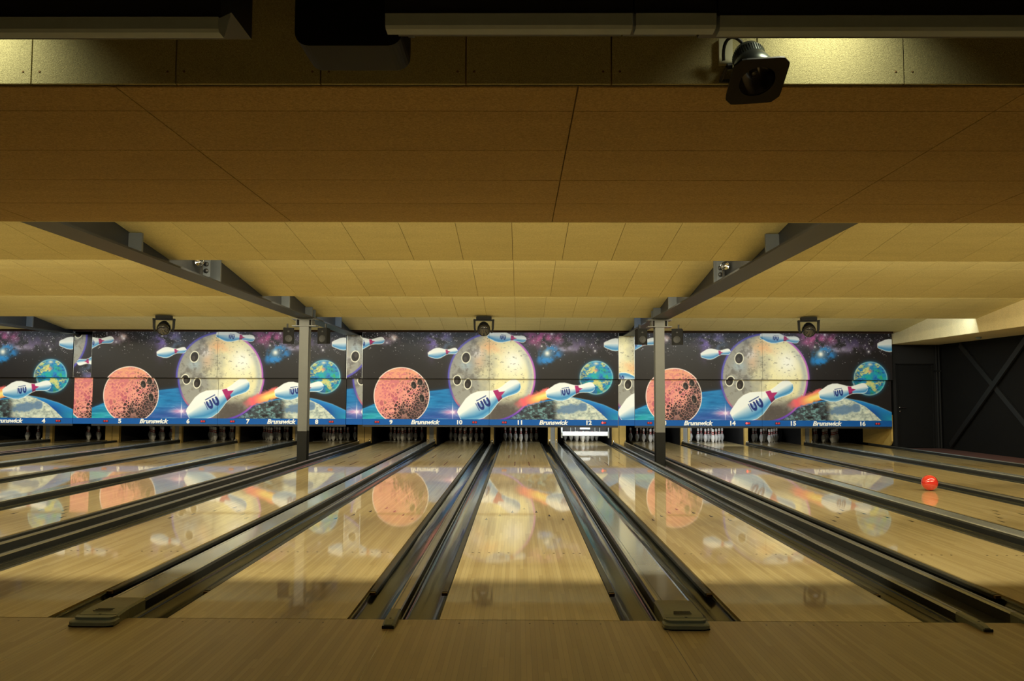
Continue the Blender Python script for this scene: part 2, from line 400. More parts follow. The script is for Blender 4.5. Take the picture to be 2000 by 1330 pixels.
# ---- gutters, each with its folded bumper rail
def gutter_proto():
    root = empty('lane_gutter')
    pr = []
    n = 14
    for k in range(n + 1):
        a = PI * k / n
        pr.append((-0.112 * math.cos(a), -0.012 - 0.062 * math.sin(a) ** 0.8))
    out = [(x * 1.0, z - 0.006) for x, z in pr[::-1]]
    mb = MB(); mb.prism_y(pr + out, 0.006, 17.70, 0, True)
    mb.build('trough', M_gutter, root)
    # folded rail along the lane edge (on +x side of the trough)
    r = MB(); r.prism_y([(0.066, -0.030), (0.066, -0.008), (0.071, -0.003), (0.106, -0.003), (0.110, -0.007), (0.110, -0.010)], 0.69, 17.60, 0)
    ro = r.build('bumper_rail', M_rail, root)
    c = MB(); c.box(0.070, 0.106, 0.665, 0.689, -0.026, -0.006); e = c.build('end_plug', M_brass, ro); e['label'] = 'brown end plug'
    c = MB(); c.lathe([(0.0001, 0.0), (0.006, 0.0), (0.006, -0.004)], Matrix.Translation((0.088, 0.74, -0.0022)), 10); c.build('screw', M_black, ro)
    return root
gp = gutter_proto(); first = True
for l in sorted(LX):
    for s, side in ((-1, 'left'), (1, 'right')):
        g = gp if first else copy_tree(gp); first = False
        g.location = (LX[l] + s * (HL + GW / 2), 0, 0)
        g.scale = (-s, 1, 1)
        tag(g, 'dark grey gutter along the %s edge of the lane %s' % (side, ref(l)), 'gutter', 'lane gutters')

# ---- dividers between the gutters
def nose_secs(w, steps):
    out = []
    for y, k, z, zb in steps:
        ww = w * k; b = min(0.012, ww * 0.45)
        out.append([(-ww, y, zb), (-ww, y, z - b), (-ww + b, y, z), (ww - b, y, z), (ww, y, z - b), (ww, y, zb)])
    return out
def rail_profile(w, z, zb):
    """narrow capping: two raised edges and a shallow groove"""
    return [(-w, zb), (-w, z - 0.010), (-w + 0.006, z), (-w * 0.55, z), (-w * 0.45, z - 0.008), (w * 0.45, z - 0.008), (w * 0.55, z), (w - 0.006, z), (w, z - 0.010), (w, zb)]
DEND = 17.72
def narrow(root, x, w=0.034, z=0.034):
    mb = MB(); pr = [(x + a, b) for a, b in rail_profile(w, z, -0.24)]
    mb.prism_y(pr, 0.10, DEND); mb.paint(lambda px, py, pz: 0 if pz > z - 0.009 else 1); mb.build('capping_rail', [M_edge, M_rail], root)
    st = [(0.099, 1.0, z + 0.002, -0.24), (0.02, 1.0, z + 0.001, -0.24), (0.012, 1.04, z + 0.001, 0.001), (-0.12, 1.05, z - 0.001, 0.001), (-0.16, 1.05, z - 0.008, 0.001), (-0.185, 0.98, z - 0.014, 0.001)]
    secs = [[(px + x, py, pz) for px, py, pz in s] for s in nose_secs(w, st)]
    no = MB().loft(secs).build('end_nose', M_nose, root)
    MB().lathe([(0.0001, 0.0), (0.007, 0.0), (0.007, -0.006)], Matrix.Translation((x, -0.10, z + 0.0008)), 12).build('screw', M_black, no)
    MB().box(x - w * 0.98, x + w * 0.98, -0.197, -0.1865, 0.001, z - 0.018).build('end_bumper', M_rail, no)
def wide(root):
    w, z = 0.115, 0.058
    pr = [(-w, -0.24), (-w, z - 0.022), (-w + 0.010, z - 0.006), (-w + 0.026, z), (-w + 0.040, z), (-w + 0.042, z - 0.004), (-w + 0.046, z - 0.004), (-w + 0.048, z), (w - 0.026, z), (w - 0.010, z - 0.006), (w, z - 0.022), (w, -0.24)]
    MB().prism_y(pr, 0.24, DEND).paint(lambda px, py, pz: 0 if pz > z - 0.013 else 1).build('cover', [M_cap, M_rail], root)
    st = [(0.239, 1.0, z + 0.0005, -0.24), (0.02, 1.02, z, -0.24), (0.012, 1.03, z, 0.001), (-0.06, 1.04, z - 0.004, 0.001), (-0.11, 1.03, z - 0.010, 0.001)]
    secs = nose_secs(w, st)
    no = MB().loft(secs).build('end_nose', M_nose, root)
    # stepped front with rounded corners
    n = 12; sec = []
    def outline(hw, y0, y1, r):
        p = [(-hw, y0)]
        for k in range(7): a = PI + PI / 2 * k / 6; p.append((-hw + r + r * math.cos(a), y1 + r + r * math.sin(a)))
        for k in range(7): a = 1.5 * PI + PI / 2 * k / 6; p.append((hw - r + r * math.cos(a), y1 + r + r * math.sin(a)))
        p.append((hw, y0)); return p
    a = outline(0.130, -0.111, -0.205, 0.045); b = outline(0.126, -0.111, -0.198, 0.045); c = outline(0.116, -0.111, -0.165, 0.04)
    m2 = MB(); m2.loft([[(x, y, 0.008) for x, y in a], [(x, y, 0.026) for x, y in a], [(x, y, 0.030) for x, y in b], [(x, y, 0.032) for x, y in c], [(x, y, 0.046) for x, y in c]])
    m2.build('front_step', M_nose, no)
    ft = MB()
    ft.box(-0.128, -0.075, -0.185, -0.115, 0.0008, 0.0078); ft.box(0.075, 0.128, -0.185, -0.115, 0.0008, 0.0078)
    ft.build('foot', M_black, no)
    gr = MB()
    for k in range(3): gr.box(-0.045 - 0.004 * k, 0.05, -0.02 - 0.022 * k, -0.014 - 0.022 * k, z - 0.0015, z + 0.0012)
    gr.build('grip_ridge', M_rail, no)
    MB().lathe([(0.0001, 0.0), (0.008, 0.0), (0.008, -0.006)], Matrix.Translation((0.01, -0.10, 0.0495)), 12).build('screw', M_black, no)
lanes_sorted = sorted(LX)
kinds = {(3, 4): 'W', (4, 5): 'C', (5, 6): 'W', (6, 7): 'N', (7, 8): 'W', (8, 9): 'C', (9, 10): 'W', (10, 11): 'N', (11, 12): 'W', (12, 13): 'C', (13, 14): 'W', (14, 15): 'N', (15, 16): 'W'}
def between(a, b):
    if a == 3: return 'between the leftmost lane in view and the lane under four'
    if 13 in (a, b): return 'along the %s of the lane between twelve and fourteen' % ('left' if b == 13 else 'right')
    return 'between the lanes under %s and %s' % (NUM[a], NUM[b])
protos = {}
DIV = []
for (a, b), k in kinds.items():
    x = (LX[a] + LX[b]) / 2
    if k == 'C' and a == 4:
        root = empty('lane_divider'); narrow(root, -0.136, 0.026); narrow(root, 0.136, 0.026); MB().box(-0.105, 0.105, 0.006, DEND, -0.24, -0.035).build('channel_floor', M_gutter, root)
    elif k in protos: root = copy_tree(protos[k])
    else:
        root = protos[k] = empty('lane_divider')
        if k == 'W': wide(root)
        elif k == 'N': narrow(root, 0.0)
        else:
            narrow(root, -0.161, 0.026); narrow(root, 0.161, 0.026)
            MB().box(-0.130, 0.130, 0.006, DEND, -0.24, -0.035).build('channel_floor', M_gutter, root)
        for s in (-1, 1):
            dx = {'W': 0.09, 'N': 0.018, 'C': 0.161}[k]
            MB().lathe([(0.0001, 0.05), (0.012, 0.045), (0.016, 0.02), (0.016, 0.0)], Matrix.Translation((s * dx, DEND - 0.06, {'W': 0.058, 'N': 0.034, 'C': 0.034}[k])), 10).build('end_bolt', M_chrome, root)
    root.location = (x, 0, 0)
    what = {'W': 'wide grey capped divider', 'N': 'narrow metal divider rail', 'C': 'double rail divider with sunken channel'}[k]
    tag(root, what + ' ' + between(a, b), 'lane divider', 'lane dividers')
    DIV.append((x, k, a, b))
r = empty('lane_divider', (LX[16] + HL + GW + 0.04, 0, 0)); narrow(r, 0.0)
tag(r, 'narrow metal divider rail right of lane sixteen, beside the red carpet', 'lane divider', 'lane dividers')
r = copy_tree(protos['N']); r.location = (LX[3] - N_ / 2, 0, 0)
tag(r, 'narrow metal divider rail at the left edge, beyond the leftmost lane in view', 'lane divider', 'lane dividers')

# ---- kickback walls between the pin decks
KY0, KY1, KZ = 17.76, 20.0, 0.86
for x, k, a, b in DIV + [(LX[3] - N_ / 2, 'N', 2, 3)]:
    root = empty('kickback', (x, KY0, 0))
    if k == 'N':
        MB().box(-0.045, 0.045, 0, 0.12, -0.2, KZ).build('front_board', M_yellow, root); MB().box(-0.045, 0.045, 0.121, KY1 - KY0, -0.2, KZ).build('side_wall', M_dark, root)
    elif k == 'W':
        for s in (-1, 1):
            MB().box(min(s * 0.062, s * 0.132), max(s * 0.062, s * 0.132), 0, 0.12, -0.2, KZ).build('front_board', M_yellow, root)
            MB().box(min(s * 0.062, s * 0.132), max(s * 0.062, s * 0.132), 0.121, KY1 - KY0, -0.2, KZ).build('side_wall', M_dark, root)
        MB().box(-0.060, 0.060, 0.01, 0.3, -0.2, KZ).build('cover_strip', M_greycover, root)
    else:
        for s in (-1, 1):
            MB().box(min(s * 0.008, s * 0.19), max(s * 0.008, s * 0.19), 0, 0.12, -0.2, KZ).build('front_board', M_yellow, root)
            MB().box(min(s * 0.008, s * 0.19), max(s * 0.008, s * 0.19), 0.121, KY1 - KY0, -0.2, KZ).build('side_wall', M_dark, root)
        MB().box(-0.007, 0.007, 0.02, 0.3, -0.2, KZ).build('dark_gap', M_dark, root)
    if a == 2: lab = 'left of the pins of the leftmost lane in view'
    elif a == 3: lab = 'left of the pins under number four'
    elif 13 in (a, b): lab = '%s of the middle pins between twelve and fourteen' % ('left' if b == 13 else 'right')
    else: lab = 'between the pins under %s and %s' % (NUM[a], NUM[b])
    tag(root, 'yellow kickback wall ' + lab, 'kickback', 'kickback walls')
root = empty('kickback', (LX[16] + HL + GW + 0.01, 16.30, 0))
m = MB(); pf = [(0.0, 0.12), (0.10, 0.02), (0.14, -0.0), (1.75, -0.0), (1.75, 0.80), (0.0, 0.80)]
m.add([(0.0, y, z + 0.04) for y, z in pf] + [(0.04, y, z + 0.04) for y, z in pf], [tuple(range(6))[::-1], tuple(range(6, 12))] + [(i, (i + 1) % 6, 6 + (i + 1) % 6, 6 + i) for i in range(6)])
m.build('side_board', M_yellow, root)
tag(root, 'tan end board right of the pins under number sixteen', 'kickback', 'kickback walls')
for l in LX:   # black curtain behind every pin set
    m = MB(); n = 24; x0, x1 = -0.60, 0.60; fr = []; bk = []
    for i in range(n + 1):
        xx = x0 + (x1 - x0) * i / n; fr.append((xx, 0.012 * math.sin(i * 1.3)))
    m.add([(x, y, z) for x, y in fr for z in (-0.2, 1.2)] + [(x, y + 0.012, z) for x, y in fr for z in (-0.2, 1.2)],
          [(2 * i, 2 * i + 2, 2 * i + 3, 2 * i + 1) for i in range(n)] + [(2 * n + 2 + 2 * i, 2 * n + 3 + 2 * i, 2 * n + 5 + 2 * i, 2 * n + 4 + 2 * i) for i in range(n)], 0, True)
    c = m.build('pit_curtain', M_dark); c.location = (LX[l], 19.62, 0)
    tag(c, 'black curtain behind the pins %s' % ref(l), 'curtain', 'pit curtains')

# ------------------------------------------------------------------ pins
PIN = [(0.0001, 0.0), (0.024, 0.0), (0.0258, 0.004), (0.0290, 0.0127), (0.0359, 0.0191 + 0.012), (0.0452, 0.0572), (0.0538, 0.0857), (0.0595, 0.1000), (0.0605, 0.1143), (0.0600, 0.130), (0.0580, 0.1492),
       (0.0535, 0.165), (0.0469, 0.1842), (0.0392, 0.202), (0.0314, 0.2207), (0.0272, 0.238), (0.0249, 0.2398 + 0.003), (0.0233, 0.2540), (0.0240, 0.266), (0.0249, 0.2762), (0.0268, 0.290), (0.0296, 0.3080), (0.0315, 0.325), (0.0323, 0.3429), (0.0310, 0.357), (0.0270, 0.369), (0.0190, 0.377), (0.0090, 0.3805), (0.0001, 0.381)]
mats = []
for j in range(len(PIN) - 1):
    z = (PIN[j][1] + PIN[j + 1][1]) / 2
    mats.append(1 if (0.222 < z < 0.241 or 0.262 < z < 0.292) else 0)
pp0 = MB().lathe(PIN, None, 22, mats=mats).build('bowling_pin', [M_pin, M_red])
RY = 0.264
POS = [('head pin', 0, 0), ('left pin of the second row', -0.1524, RY), ('right pin of the second row', 0.1524, RY),
       ('left pin of the third row', -0.3048, 2 * RY), ('middle pin of the third row', 0, 2 * RY), ('right pin of the third row', 0.3048, 2 * RY),
       ('leftmost pin of the back row', -0.4572, 3 * RY), ('inner left pin of the back row', -0.1524, 3 * RY), ('inner right pin of the back row', 0.1524, 3 * RY), ('rightmost pin of the back row', 0.4572, 3 * RY)]
first = True
for l in sorted(LX):
    for nm, dx, dy in POS:
        o = pp0 if first else pp0.copy()
        if not first: col.objects.link(o)
        first = False
        o.location = (LX[l] + dx, PINY + dy, 0.001); o.rotation_euler.z = random.uniform(0, 6.28)
        tag(o, 'white red-striped bowling pin, %s %s' % (nm, ref(l)), 'bowling pin', 'bowling pins set %s' % ref(l))

# lowered pin rack of the lane under number 12
R = empty('pinsetter_rack', (LX[12], 17.55, 0)); tag(R, 'white and black pinsetter bar lowered in front of the pins under twelve', 'pinsetter')
MB().box(-0.66, 0.66, 0.0, 0.05, 0.205, 0.325).build('sweep_bar', M_white, R)
MB().box(-0.66, 0.66, -0.006, -0.001, 0.20, 0.218).build('lower_lip', M_alu, R)
for s in (-1, 1):
    m = MB(); x = s * 0.64; m.loft([[(x - 0.02, -0.01, 0.15), (x + 0.02, -0.01, 0.15), (x + 0.02, -0.01, 0.30), (x - 0.02, -0.01, 0.30)], [(x - 0.02, 0.08, 0.30), (x + 0.02, 0.08, 0.30), (x + 0.02, 0.08, 0.75), (x - 0.02, 0.08, 0.75)]])
    m.build('arm', M_alu, R)
MB().box(-0.60, 0.60, 0.10, 0.14, 0.335, 0.62).build('rack_frame', M_black, R)
MB().box(-0.14, 0.14, 0.05, 0.09, 0.385, 0.46).build('centre_plate', M_white, R)
for x in (-0.40, -0.27, 0.27, 0.40): MB().tube((x, 0.07, 0.327), (x, 0.07, 0.45), 0.018, 10).build('bracket', M_alu, R)

# red ball rolling on the lane under number 14
b = MB(); n = 24
b.lathe([(max(0.0001, 0.1085 * math.sin(PI * k / n)), -0.1085 * math.cos(PI * k / n)) for k in range(n + 1)], None, 40)
bo = b.build('bowling_ball', M_ball); bo.location = (LX[14] + 0.25, 6.66, 0.1095); bo.rotation_euler = (0.4, 0.9, 0.2)
tag(bo, 'bright red bowling ball rolling down the lane under number fourteen', 'bowling ball')
for dx, dy in ((-0.014, 0.02), (0.014, 0.02), (0.0, -0.032)):
    m = MB(); d = Vector((dx, dy, 0.1)).normalized(); q = d.to_track_quat('Z', 'Y').to_matrix().to_4x4()
    m.lathe([(0.0001, 0.1089), (0.011, 0.1086), (0.0125, 0.1075)], q, 14); m.build('finger_hole', M_hole, bo)

# ------------------------------------------------------------------ printed picture (a printed space scene, computed in picture units)
rng = np.random.default_rng(3)
LAT = rng.random((64, 64))
def vnoise(x, y):
    xi = np.floor(x).astype(int); yi = np.floor(y).astype(int); fx = x - xi; fy = y - yi
    fx = fx * fx * (3 - 2 * fx); fy = fy * fy * (3 - 2 * fy)
    g = lambda a, b: LAT[a % 64, b % 64]
    return (g(xi, yi) * (1 - fx) + g(xi + 1, yi) * fx) * (1 - fy) + (g(xi, yi + 1) * (1 - fx) + g(xi + 1, yi + 1) * fx) * fy
def fbm(x, y, s, o=4):
    v = 0; a = 0.5; t = 0
    for k in range(o):
        v = v + a * vnoise(x / s + 13.7 * k, y / s + 7.1 * k); t += a; a *= 0.55; s = s / 2.03
    return v / t
def mixc(c, new, a):
    new = np.asarray(new, float)
    return c + (new - c) * np.clip(a, 0, 1)[..., None]
def ell(x, y, cx, cy, rx, ry, ang=0.0):
    ca, sa = math.cos(ang), math.sin(ang); dx, dy = x - cx, y - cy
    u, v = (dx * ca + dy * sa) / rx, (-dx * sa + dy * ca) / ry
    return (np.sqrt(u * u + v * v) - 1) * min(rx, ry)
def cov(d, aa=0.6): return np.clip(0.5 - d / (2 * aa), 0, 1)
PT = np.array([0, .03, .1, .2, .30, .40, .5, .58, .667, .75, .84, .90, .95, .985, 1.0]); PRr = np.array([.05, .072, .10, .142, .159, .148, .112, .080, .060, .066, .080, .0848, .075, .045, 0.0])
def gauss(x, y, cx, cy, sx, sy=None): return np.exp(-((x - cx) / sx) ** 2 - ((y - cy) / (sy or sx)) ** 2)
def draw_pin(c, x, y, base, tip, fat, emblem=True, glow=0.0):
    bx, by = base; tx, ty = tip; L = math.hypot(tx - bx, ty - by); ax, ay = (tx - bx) / L, (ty - by) / L
    t = ((x - bx) * ax + (y - by) * ay) / L; w = -(x - bx) * ay + (y - by) * ax        # w > 0 lies below the axis
    r = np.interp(t, PT, PRr, left=-1, right=-1) * L * fat
    d = np.where((t < 0), np.hypot(np.maximum(-t * L, 0), np.maximum(abs(w) - 0.05 * L * fat, 0)), abs(w) - r)
    d = np.where(t > 1, np.hypot((t - 1) * L, w), d)
    c = mixc(c, (250, 250, 245), cov(d - 1.0, 0.7) * 0.9)
    q = np.clip(w / np.maximum(r, 0.5), -1, 1)
    sh = np.clip((q + 0.22) / 0.95, 0, 1)
    body = mixc(np.broadcast_to(np.array([238., 240., 236.]), c.shape), (52, 128, 186), sh * 0.95)
    body = mixc(body, (150, 200, 225), np.clip((q - 0.7) / 0.3, 0, 1) * 0.7)
    band = cov(abs(t - 0.635) * L - 0.036 * L) + cov(np.maximum(abs(t - 0.69) * L - 0.06 * L, -(w - (-0.03 * L) + 0.0) * 0 + abs(w) - r * 0.45 * np.clip((0.75 - t) / 0.08, 0, 1)))
    body = mixc(body, (168, 45, 105), band); body = mixc(body, (70, 30, 60), band * np.clip(q - 0.35, 0, 1) * 1.4)
    c = body * cov(d)[..., None] + c * (1 - cov(d))[..., None]
    if emblem:
        s = L * fat * 0.040
        for k in (-1, 1):
            u = (t - 0.40) * L - k * s * 1.02; v = w - L * 0.012
            cup = np.maximum(np.maximum(ell(u, v, 0, -0.2 * s, s * 0.90, s * 1.75), -(v + s * 1.2)), -np.maximum(abs(u) - s * 0.26, v - s * 0.55))
            c = mixc(c, (24, 40, 112), cov(cup, 0.5) * 0.92)
            c = mixc(c, (70, 120, 190), cov(np.maximum(abs(u) - s * 0.20, abs(v + s * 0.1) - s * 0.5), 0.4) * 0.55)
        u = (t - 0.40) * L; v = w - L * 0.012
        c = mixc(c, (40, 60, 125), cov(np.maximum(abs(u) - s * 1.7, abs(v + s * 1.75) - s * 0.16), 0.4) * 0.85)
        c = mixc(c, (40, 60, 125), cov(np.maximum(abs(v) - s * 1.3, abs(u + s * 2.2) - s * 0.16), 0.4) * 0.6)
    return c
STAR = [(rng.uniform(0, 508), abs(rng.normal(0, 22)), rng.uniform(0.35, 1.0), rng.choice([0.5, 0.6, 0.8, 1.1], p=[.4, .35, .18, .07])) for _ in range(620)]
STAR += [(rng.uniform(0, 508), rng.uniform(40, 170), rng.uniform(0.12, 0.4), 0.5) for _ in range(110)]
VOR = np.stack([rng.uniform(15, 140, 620), rng.uniform(65, 190, 620)], 1)
def mural(X, Y):
    x = X; y = Y
    c = np.zeros(x.shape + (3,)) + np.array([36., 32., 31.])
    n = fbm(x, y, 26, 5); n2 = fbm(x + 91, y + 33, 11, 4); n3 = fbm(x + 40, y * 1.6 + 70, 5, 3)
    # night sky: stars and clouds of light
    def neb(cx, cy, sx, sy, colr, k, gain=1.0):
        nonlocal c
        c = mixc(c, colr, gauss(x, y, cx, cy, sx, sy) * np.clip((n2 - 0.28) * 2.6, 0, 1.2) * k * gain)
    neb(150, 14, 26, 22, (120, 100, 155), 1.1); neb(136, 22, 10, 26, (110, 90, 165), 0.9); neb(168, 28, 14, 14, (70, 120, 140), 0.5)
    neb(52, 14, 24, 14, (150, 120, 130), 0.6); neb(62, 12, 8, 6, (230, 190, 170), 0.9); neb(44, 22, 16, 8, (120, 110, 140), 0.5)
    neb(330, 10, 70, 24, (70, 55, 85), 0.8); neb(358, 14, 24, 12, (215, 90, 150), 1.25); neb(390, 14, 12, 9, (205, 85, 140), 1.2); neb(345, 4, 20, 10, (190, 90, 160), 0.8)
    neb(410, 26, 40, 10, (150, 135, 165), 1.0); neb(430, 22, 60, 16, (75, 60, 95), 0.7); neb(396, 34, 22, 4, (190, 180, 205), 1.0)
    ring = np.exp(-((ell(x, y, 370, 45, 16, 12, -0.4)) / 5.5) ** 2)
    c = mixc(c, (30, 120, 190), ring * np.clip((n2 - 0.30) * 3.2, 0, 1) * 0.95); neb(362, 56, 14, 8, (30, 125, 200), 1.2); neb(386, 44, 10, 8, (40, 120, 190), 1.0)
    c = mixc(c, (150, 190, 215), gauss(x, y, 367, 42, 9) * 0.8); c = mixc(c, (250, 245, 230), gauss(x, y, 367, 42, 4.2)); 
    for cx, cy, s in ((59, 11, 1.8), (63, 15, 2.0), (356, 28, 1.5), (462, 37, 1.6), (376, 4, 2.0), (48, 22, 1.2), (140, 10, 1.2)):
        c = mixc(c, (255, 245, 238), gauss(x, y, cx, cy, s))
        c = mixc(c, (200, 200, 220), gauss(x, y, cx, cy, s * 2.5) * 0.35)
    sx0, sx1, sy0, sy1 = x.min() - 3, x.max() + 3, y.min() - 3, y.max() + 3
    gx = x[0]; gy = y[:, 0]
    for px, py, br, sz in STAR:
        if not (sx0 < px < sx1 and sy0 < py < sy1): continue
        i0, i1 = sorted((np.searchsorted(np.sort(gx), px - 3), np.searchsorted(np.sort(gx), px + 3)))
        ix = np.where(abs(gx - px) < 3)[0]; iy = np.where(abs(gy - py) < 3)[0]
        if not len(ix) or not len(iy): continue
        sl = np.ix_(iy, ix)
        c[sl] = mixc(c[sl], (235, 232, 240), np.exp(-((x[sl] - px) ** 2 + (y[sl] - py) ** 2) / sz ** 2) * br)
    # left: the blue world below
    hb = np.interp(x, [-5, 0, 22, 60, 135, 170, 215, 260, 300], [156, 152, 143, 131, 117, 112.5, 111, 118, 140])
    dd = y - hb
    blue = mixc(np.zeros(c.shape) + np.array([34., 122., 182.]), (40, 160, 170), np.clip((70 - x) / 60, 0, 1) * np.clip(dd / 22, 0, 1))
    blue = mixc(blue, (52, 84, 160), np.clip((dd - 26) / 24, 0, 1) * np.clip((x - 60) / 60, 0, 1))
    st = fbm(x * 0.35 + y * 0.2, y * 2.6, 9, 4)
    blue = mixc(blue, (110, 190, 225), np.clip((st - 0.52) * 3.2, 0, 1) * 0.6); blue = mixc(blue, (20, 80, 140), np.clip((0.45 - st) * 3, 0, 1) * 0.6)
    c = mixc(c, (30, 90, 150), np.exp(-np.clip(-dd, 0, 60) / 2.5) * 0.6 * (x < 300))
    c = blue * (cov(-dd, 0.7) * (x < 300))[..., None] + c * (1 - cov(-dd, 0.7) * (x < 300))[..., None]
    # right: blue rim of the world and pale cratered ground
    hr = np.interp(x, [300, 350, 395, 416, 450, 480, 508, 516], [150, 136, 130, 128, 134, 143, 155.6, 160])
    dr_ = y - hr
    ar = cov(-dr_, 0.7) * (x > 300)
    bl2 = mixc(np.zeros(c.shape) + np.array([40., 135., 205.]), (28, 70, 150), np.clip(dr_ / 16, 0, 1)); bl2 = mixc(bl2, (40, 150, 180), np.clip((x - 470) / 40, 0, 1) * np.clip(dr_ / 14, 0, 1))
    c = bl2 * ar[..., None] + c * (1 - ar)[..., None]
    hg = np.interp(x, [262, 285, 300, 320, 337, 367, 400, 418, 432, 456, 472, 489], [180, 168, 156, 149, 143, 136, 131, 128.6, 133, 144, 157, 173])
    ag = cov(-(y - hg), 0.8) * (x > 255) * (x < 492)
    rock = mixc(np.zeros(c.shape) + np.array([64., 70., 74.]), (112, 150, 152), np.clip((n3 - 0.47) * 4, 0, 1)); rock = mixc(rock, (34, 30, 32), np.clip((0.46 - n2) * 4.5, 0, 1))
    pale = mixc(np.zeros(c.shape) + np.array([196., 204., 190.]), (150, 160, 155), np.clip((n3 - 0.5) * 4, 0, 1)); pale = mixc(pale, (225, 226, 205), np.clip((0.45 - n3) * 4, 0, 1))
    gnd = mixc(rock, (0, 0, 0), np.zeros(x.shape)); k = np.clip((x + (n - 0.5) * 50 - (y - 150) * 0.3 - 372) / 26, 0, 1); gnd = rock * (1 - k)[..., None] + pale * k[..., None]
    mare = np.maximum(cov(ell(x, y, 412, 151, 26, 8.5, -0.15) + (n3 - 0.5) * 7, 1.6), cov(ell(x, y, 437, 147, 9, 8) + (n3 - 0.5) * 5, 1.5)); gnd = mixc(gnd, (92, 122, 158), mare * 0.85)
    c = gnd * ag[..., None] + c * (1 - ag)[..., None]
    c = mixc(c, (120, 175, 215), np.exp(-(np.clip(y - hr, -20, 20) / 1.1) ** 2) * 0.55 * (x > 392))
    # big moon with three finger holes
    d = ell(x, y, 257, 89, 87, 87); a = cov(d)
    mo = np.zeros(c.shape) + np.array([152., 150., 142.])
    mo = mixc(mo, (236, 226, 176), np.clip((x - 222 + (n - .5) * 50) / 42, 0, 1) * np.clip((150 - y + (n - .5) * 30) / 40, 0, 1))
    mo = mixc(mo, (232, 176, 128), gauss(x, y, 252, 36, 24, 20) * np.clip((n - 0.3) * 2.6, 0, 1)); mo = mixc(mo, (235, 190, 150), gauss(x, y, 232, 58, 10, 14) * 0.6)
    mo = mixc(mo, (250, 248, 236), gauss(x, y, 301, 58, 24)); mo = mixc(mo, (225, 220, 225), gauss(x, y, 226, 42, 12, 9) * 0.8)
    mo = mixc(mo, (120, 112, 108), np.clip((n2 - 0.5) * 3, 0, 1) * np.clip((238 - x) / 50, 0, 1) * np.clip((95 - y) / 50, 0, 1))
    mo = mixc(mo, (165, 185, 200), gauss(x, y, 206, 66, 12, 9) * 0.7); mo = mixc(mo, (95, 90, 86), np.clip((n2 - 0.54) * 6, 0, 1) * 0.55 * np.clip((275 - x) / 60 + np.clip((y - 120) / 20, 0, 1), 0.06, 1))
    mo = mixc(mo, (84, 76, 72), np.clip((y - 130 + (n - .5) * 30) / 16, 0, 1) * np.clip((x - 228) / 30, 0, 1) * 0.9); mo = mixc(mo, (118, 112, 100), np.clip((n3 - 0.66) * 7, 0, 1) * 0.55)
    mo = mixc(mo, (170, 176, 176), np.exp(-((d + 9) / 6) ** 2) * np.clip((x - 300) / 30, 0, 1) * 0.8)
    rimc = np.zeros(c.shape) + np.array([84., 78., 176.]); rimc = mixc(rimc, (176, 96, 186), np.clip((x - 250) / 60, 0, 1)); rimc = mixc(rimc, (110, 70, 190), np.clip((y - 150) / 15, 0, 1))
    rimc = mixc(rimc, (190, 110, 120), gauss(x, y, 185, 140, 12, 16))
    k = np.clip((d + 4.5) / 2.5, 0, 1); mo = mo * (1 - k)[..., None] + rimc * k[..., None]
    c = mixc(c, (70, 60, 130), np.exp(-np.clip(d, 0, 50) / 3.0) * 0.55)
    c = mo * a[..., None] + c * (1 - a)[..., None]
    for hx, hy, rx, ry in ((206, 51, 7.6, 9.6), (188.5, 95.5, 7.0, 8.6), (209.5, 102.5, 6.4, 9.0)):
        dh = ell(x, y, hx, hy, rx, ry, 0.15); c = mixc(c, (240, 236, 214), cov(dh - 1.6)); c = mixc(c, (38, 33, 32), cov(dh)); c = mixc(c, (92, 84, 78), cov(ell(x, y, hx - 1.5, hy + 2.5, rx * 0.45, ry * 0.5)) * 0.5)
    # pins
    c = draw_pin(c, x, y, (-31, 28), (43, 16.5), 1.0); c = draw_pin(c, x, y, (480.5, 25), (555, 24), 1.0, False)
    c = draw_pin(c, x, y, (131, 45), (189, 37), 1.08, False)
    c = draw_pin(c, x, y, (249, 7), (325, 15), 0.92)
    # red cracked ball
    d = ell(x, y, 77.5, 126, 56, 56); a = cov(d)
    if a.any() :
        rp = mixc(np.zeros(c.shape) + np.array([230., 148., 132.]), (232, 162, 122), np.clip((112 - y) / 45, 0, 1)); rp = mixc(rp, (196, 96, 122), np.clip((n3 - 0.5) * 5, 0, 1) * 0.55)
        pts = np.where(a > 0); d1 = np.full(len(pts[0]), 1e9); d2 = d1.copy(); px, py = x[pts], y[pts]
        vid = np.zeros(len(px), int)
        for iv, (vx, vy) in enumerate(VOR):
            q = (px - vx) ** 2 + (py - vy) ** 2
            m_ = q < d1; vid = np.where(m_, iv, vid); d2 = np.where(m_, d1, np.minimum(d2, q)); d1 = np.where(m_, q, d1)
        edge = np.zeros(x.shape); edge[pts] = np.sqrt(d2) - np.sqrt(d1)
        sz = np.clip(((x - 77.5) * 0.75 + (y - 126) * 0.85 + (n - 0.5) * 60) / 75 + 0.50, 0, 1)    # cracks open to the lower right
        vr = np.zeros(x.shape); vr[pts] = ((vid * 0.61803) % 1.0)
        rp = mixc(rp, (182, 92, 108), (vr < 0.42) * np.clip((edge - 1.2) / 0.7, 0, 1) * np.clip((y - 84) / 30, 0, 1) * 0.75)
        cell = np.clip((edge - (2.1 - 1.7 * sz)) / 0.6, 0, 1) * np.clip(sz * 2.0 - 0.45 + (vr - 0.5) * 0.9, 0, 0.95)
        rp = mixc(rp, (58, 44, 46), cell); rp = mixc(rp, (225, 190, 180), (1 - np.clip(edge / 0.9, 0, 1)) * np.clip(sz * 1.5 - 0.3, 0, 1) * 0.45)
        rp = mixc(rp, (62, 56, 56), np.clip((sz - 0.66) / 0.35, 0, 1) * 0.55)
        rp = mixc(rp, (245, 225, 215), np.clip((d + 2.2) / 1.2, 0, 1))
        c = rp * a[..., None] + c * (1 - a)[..., None]
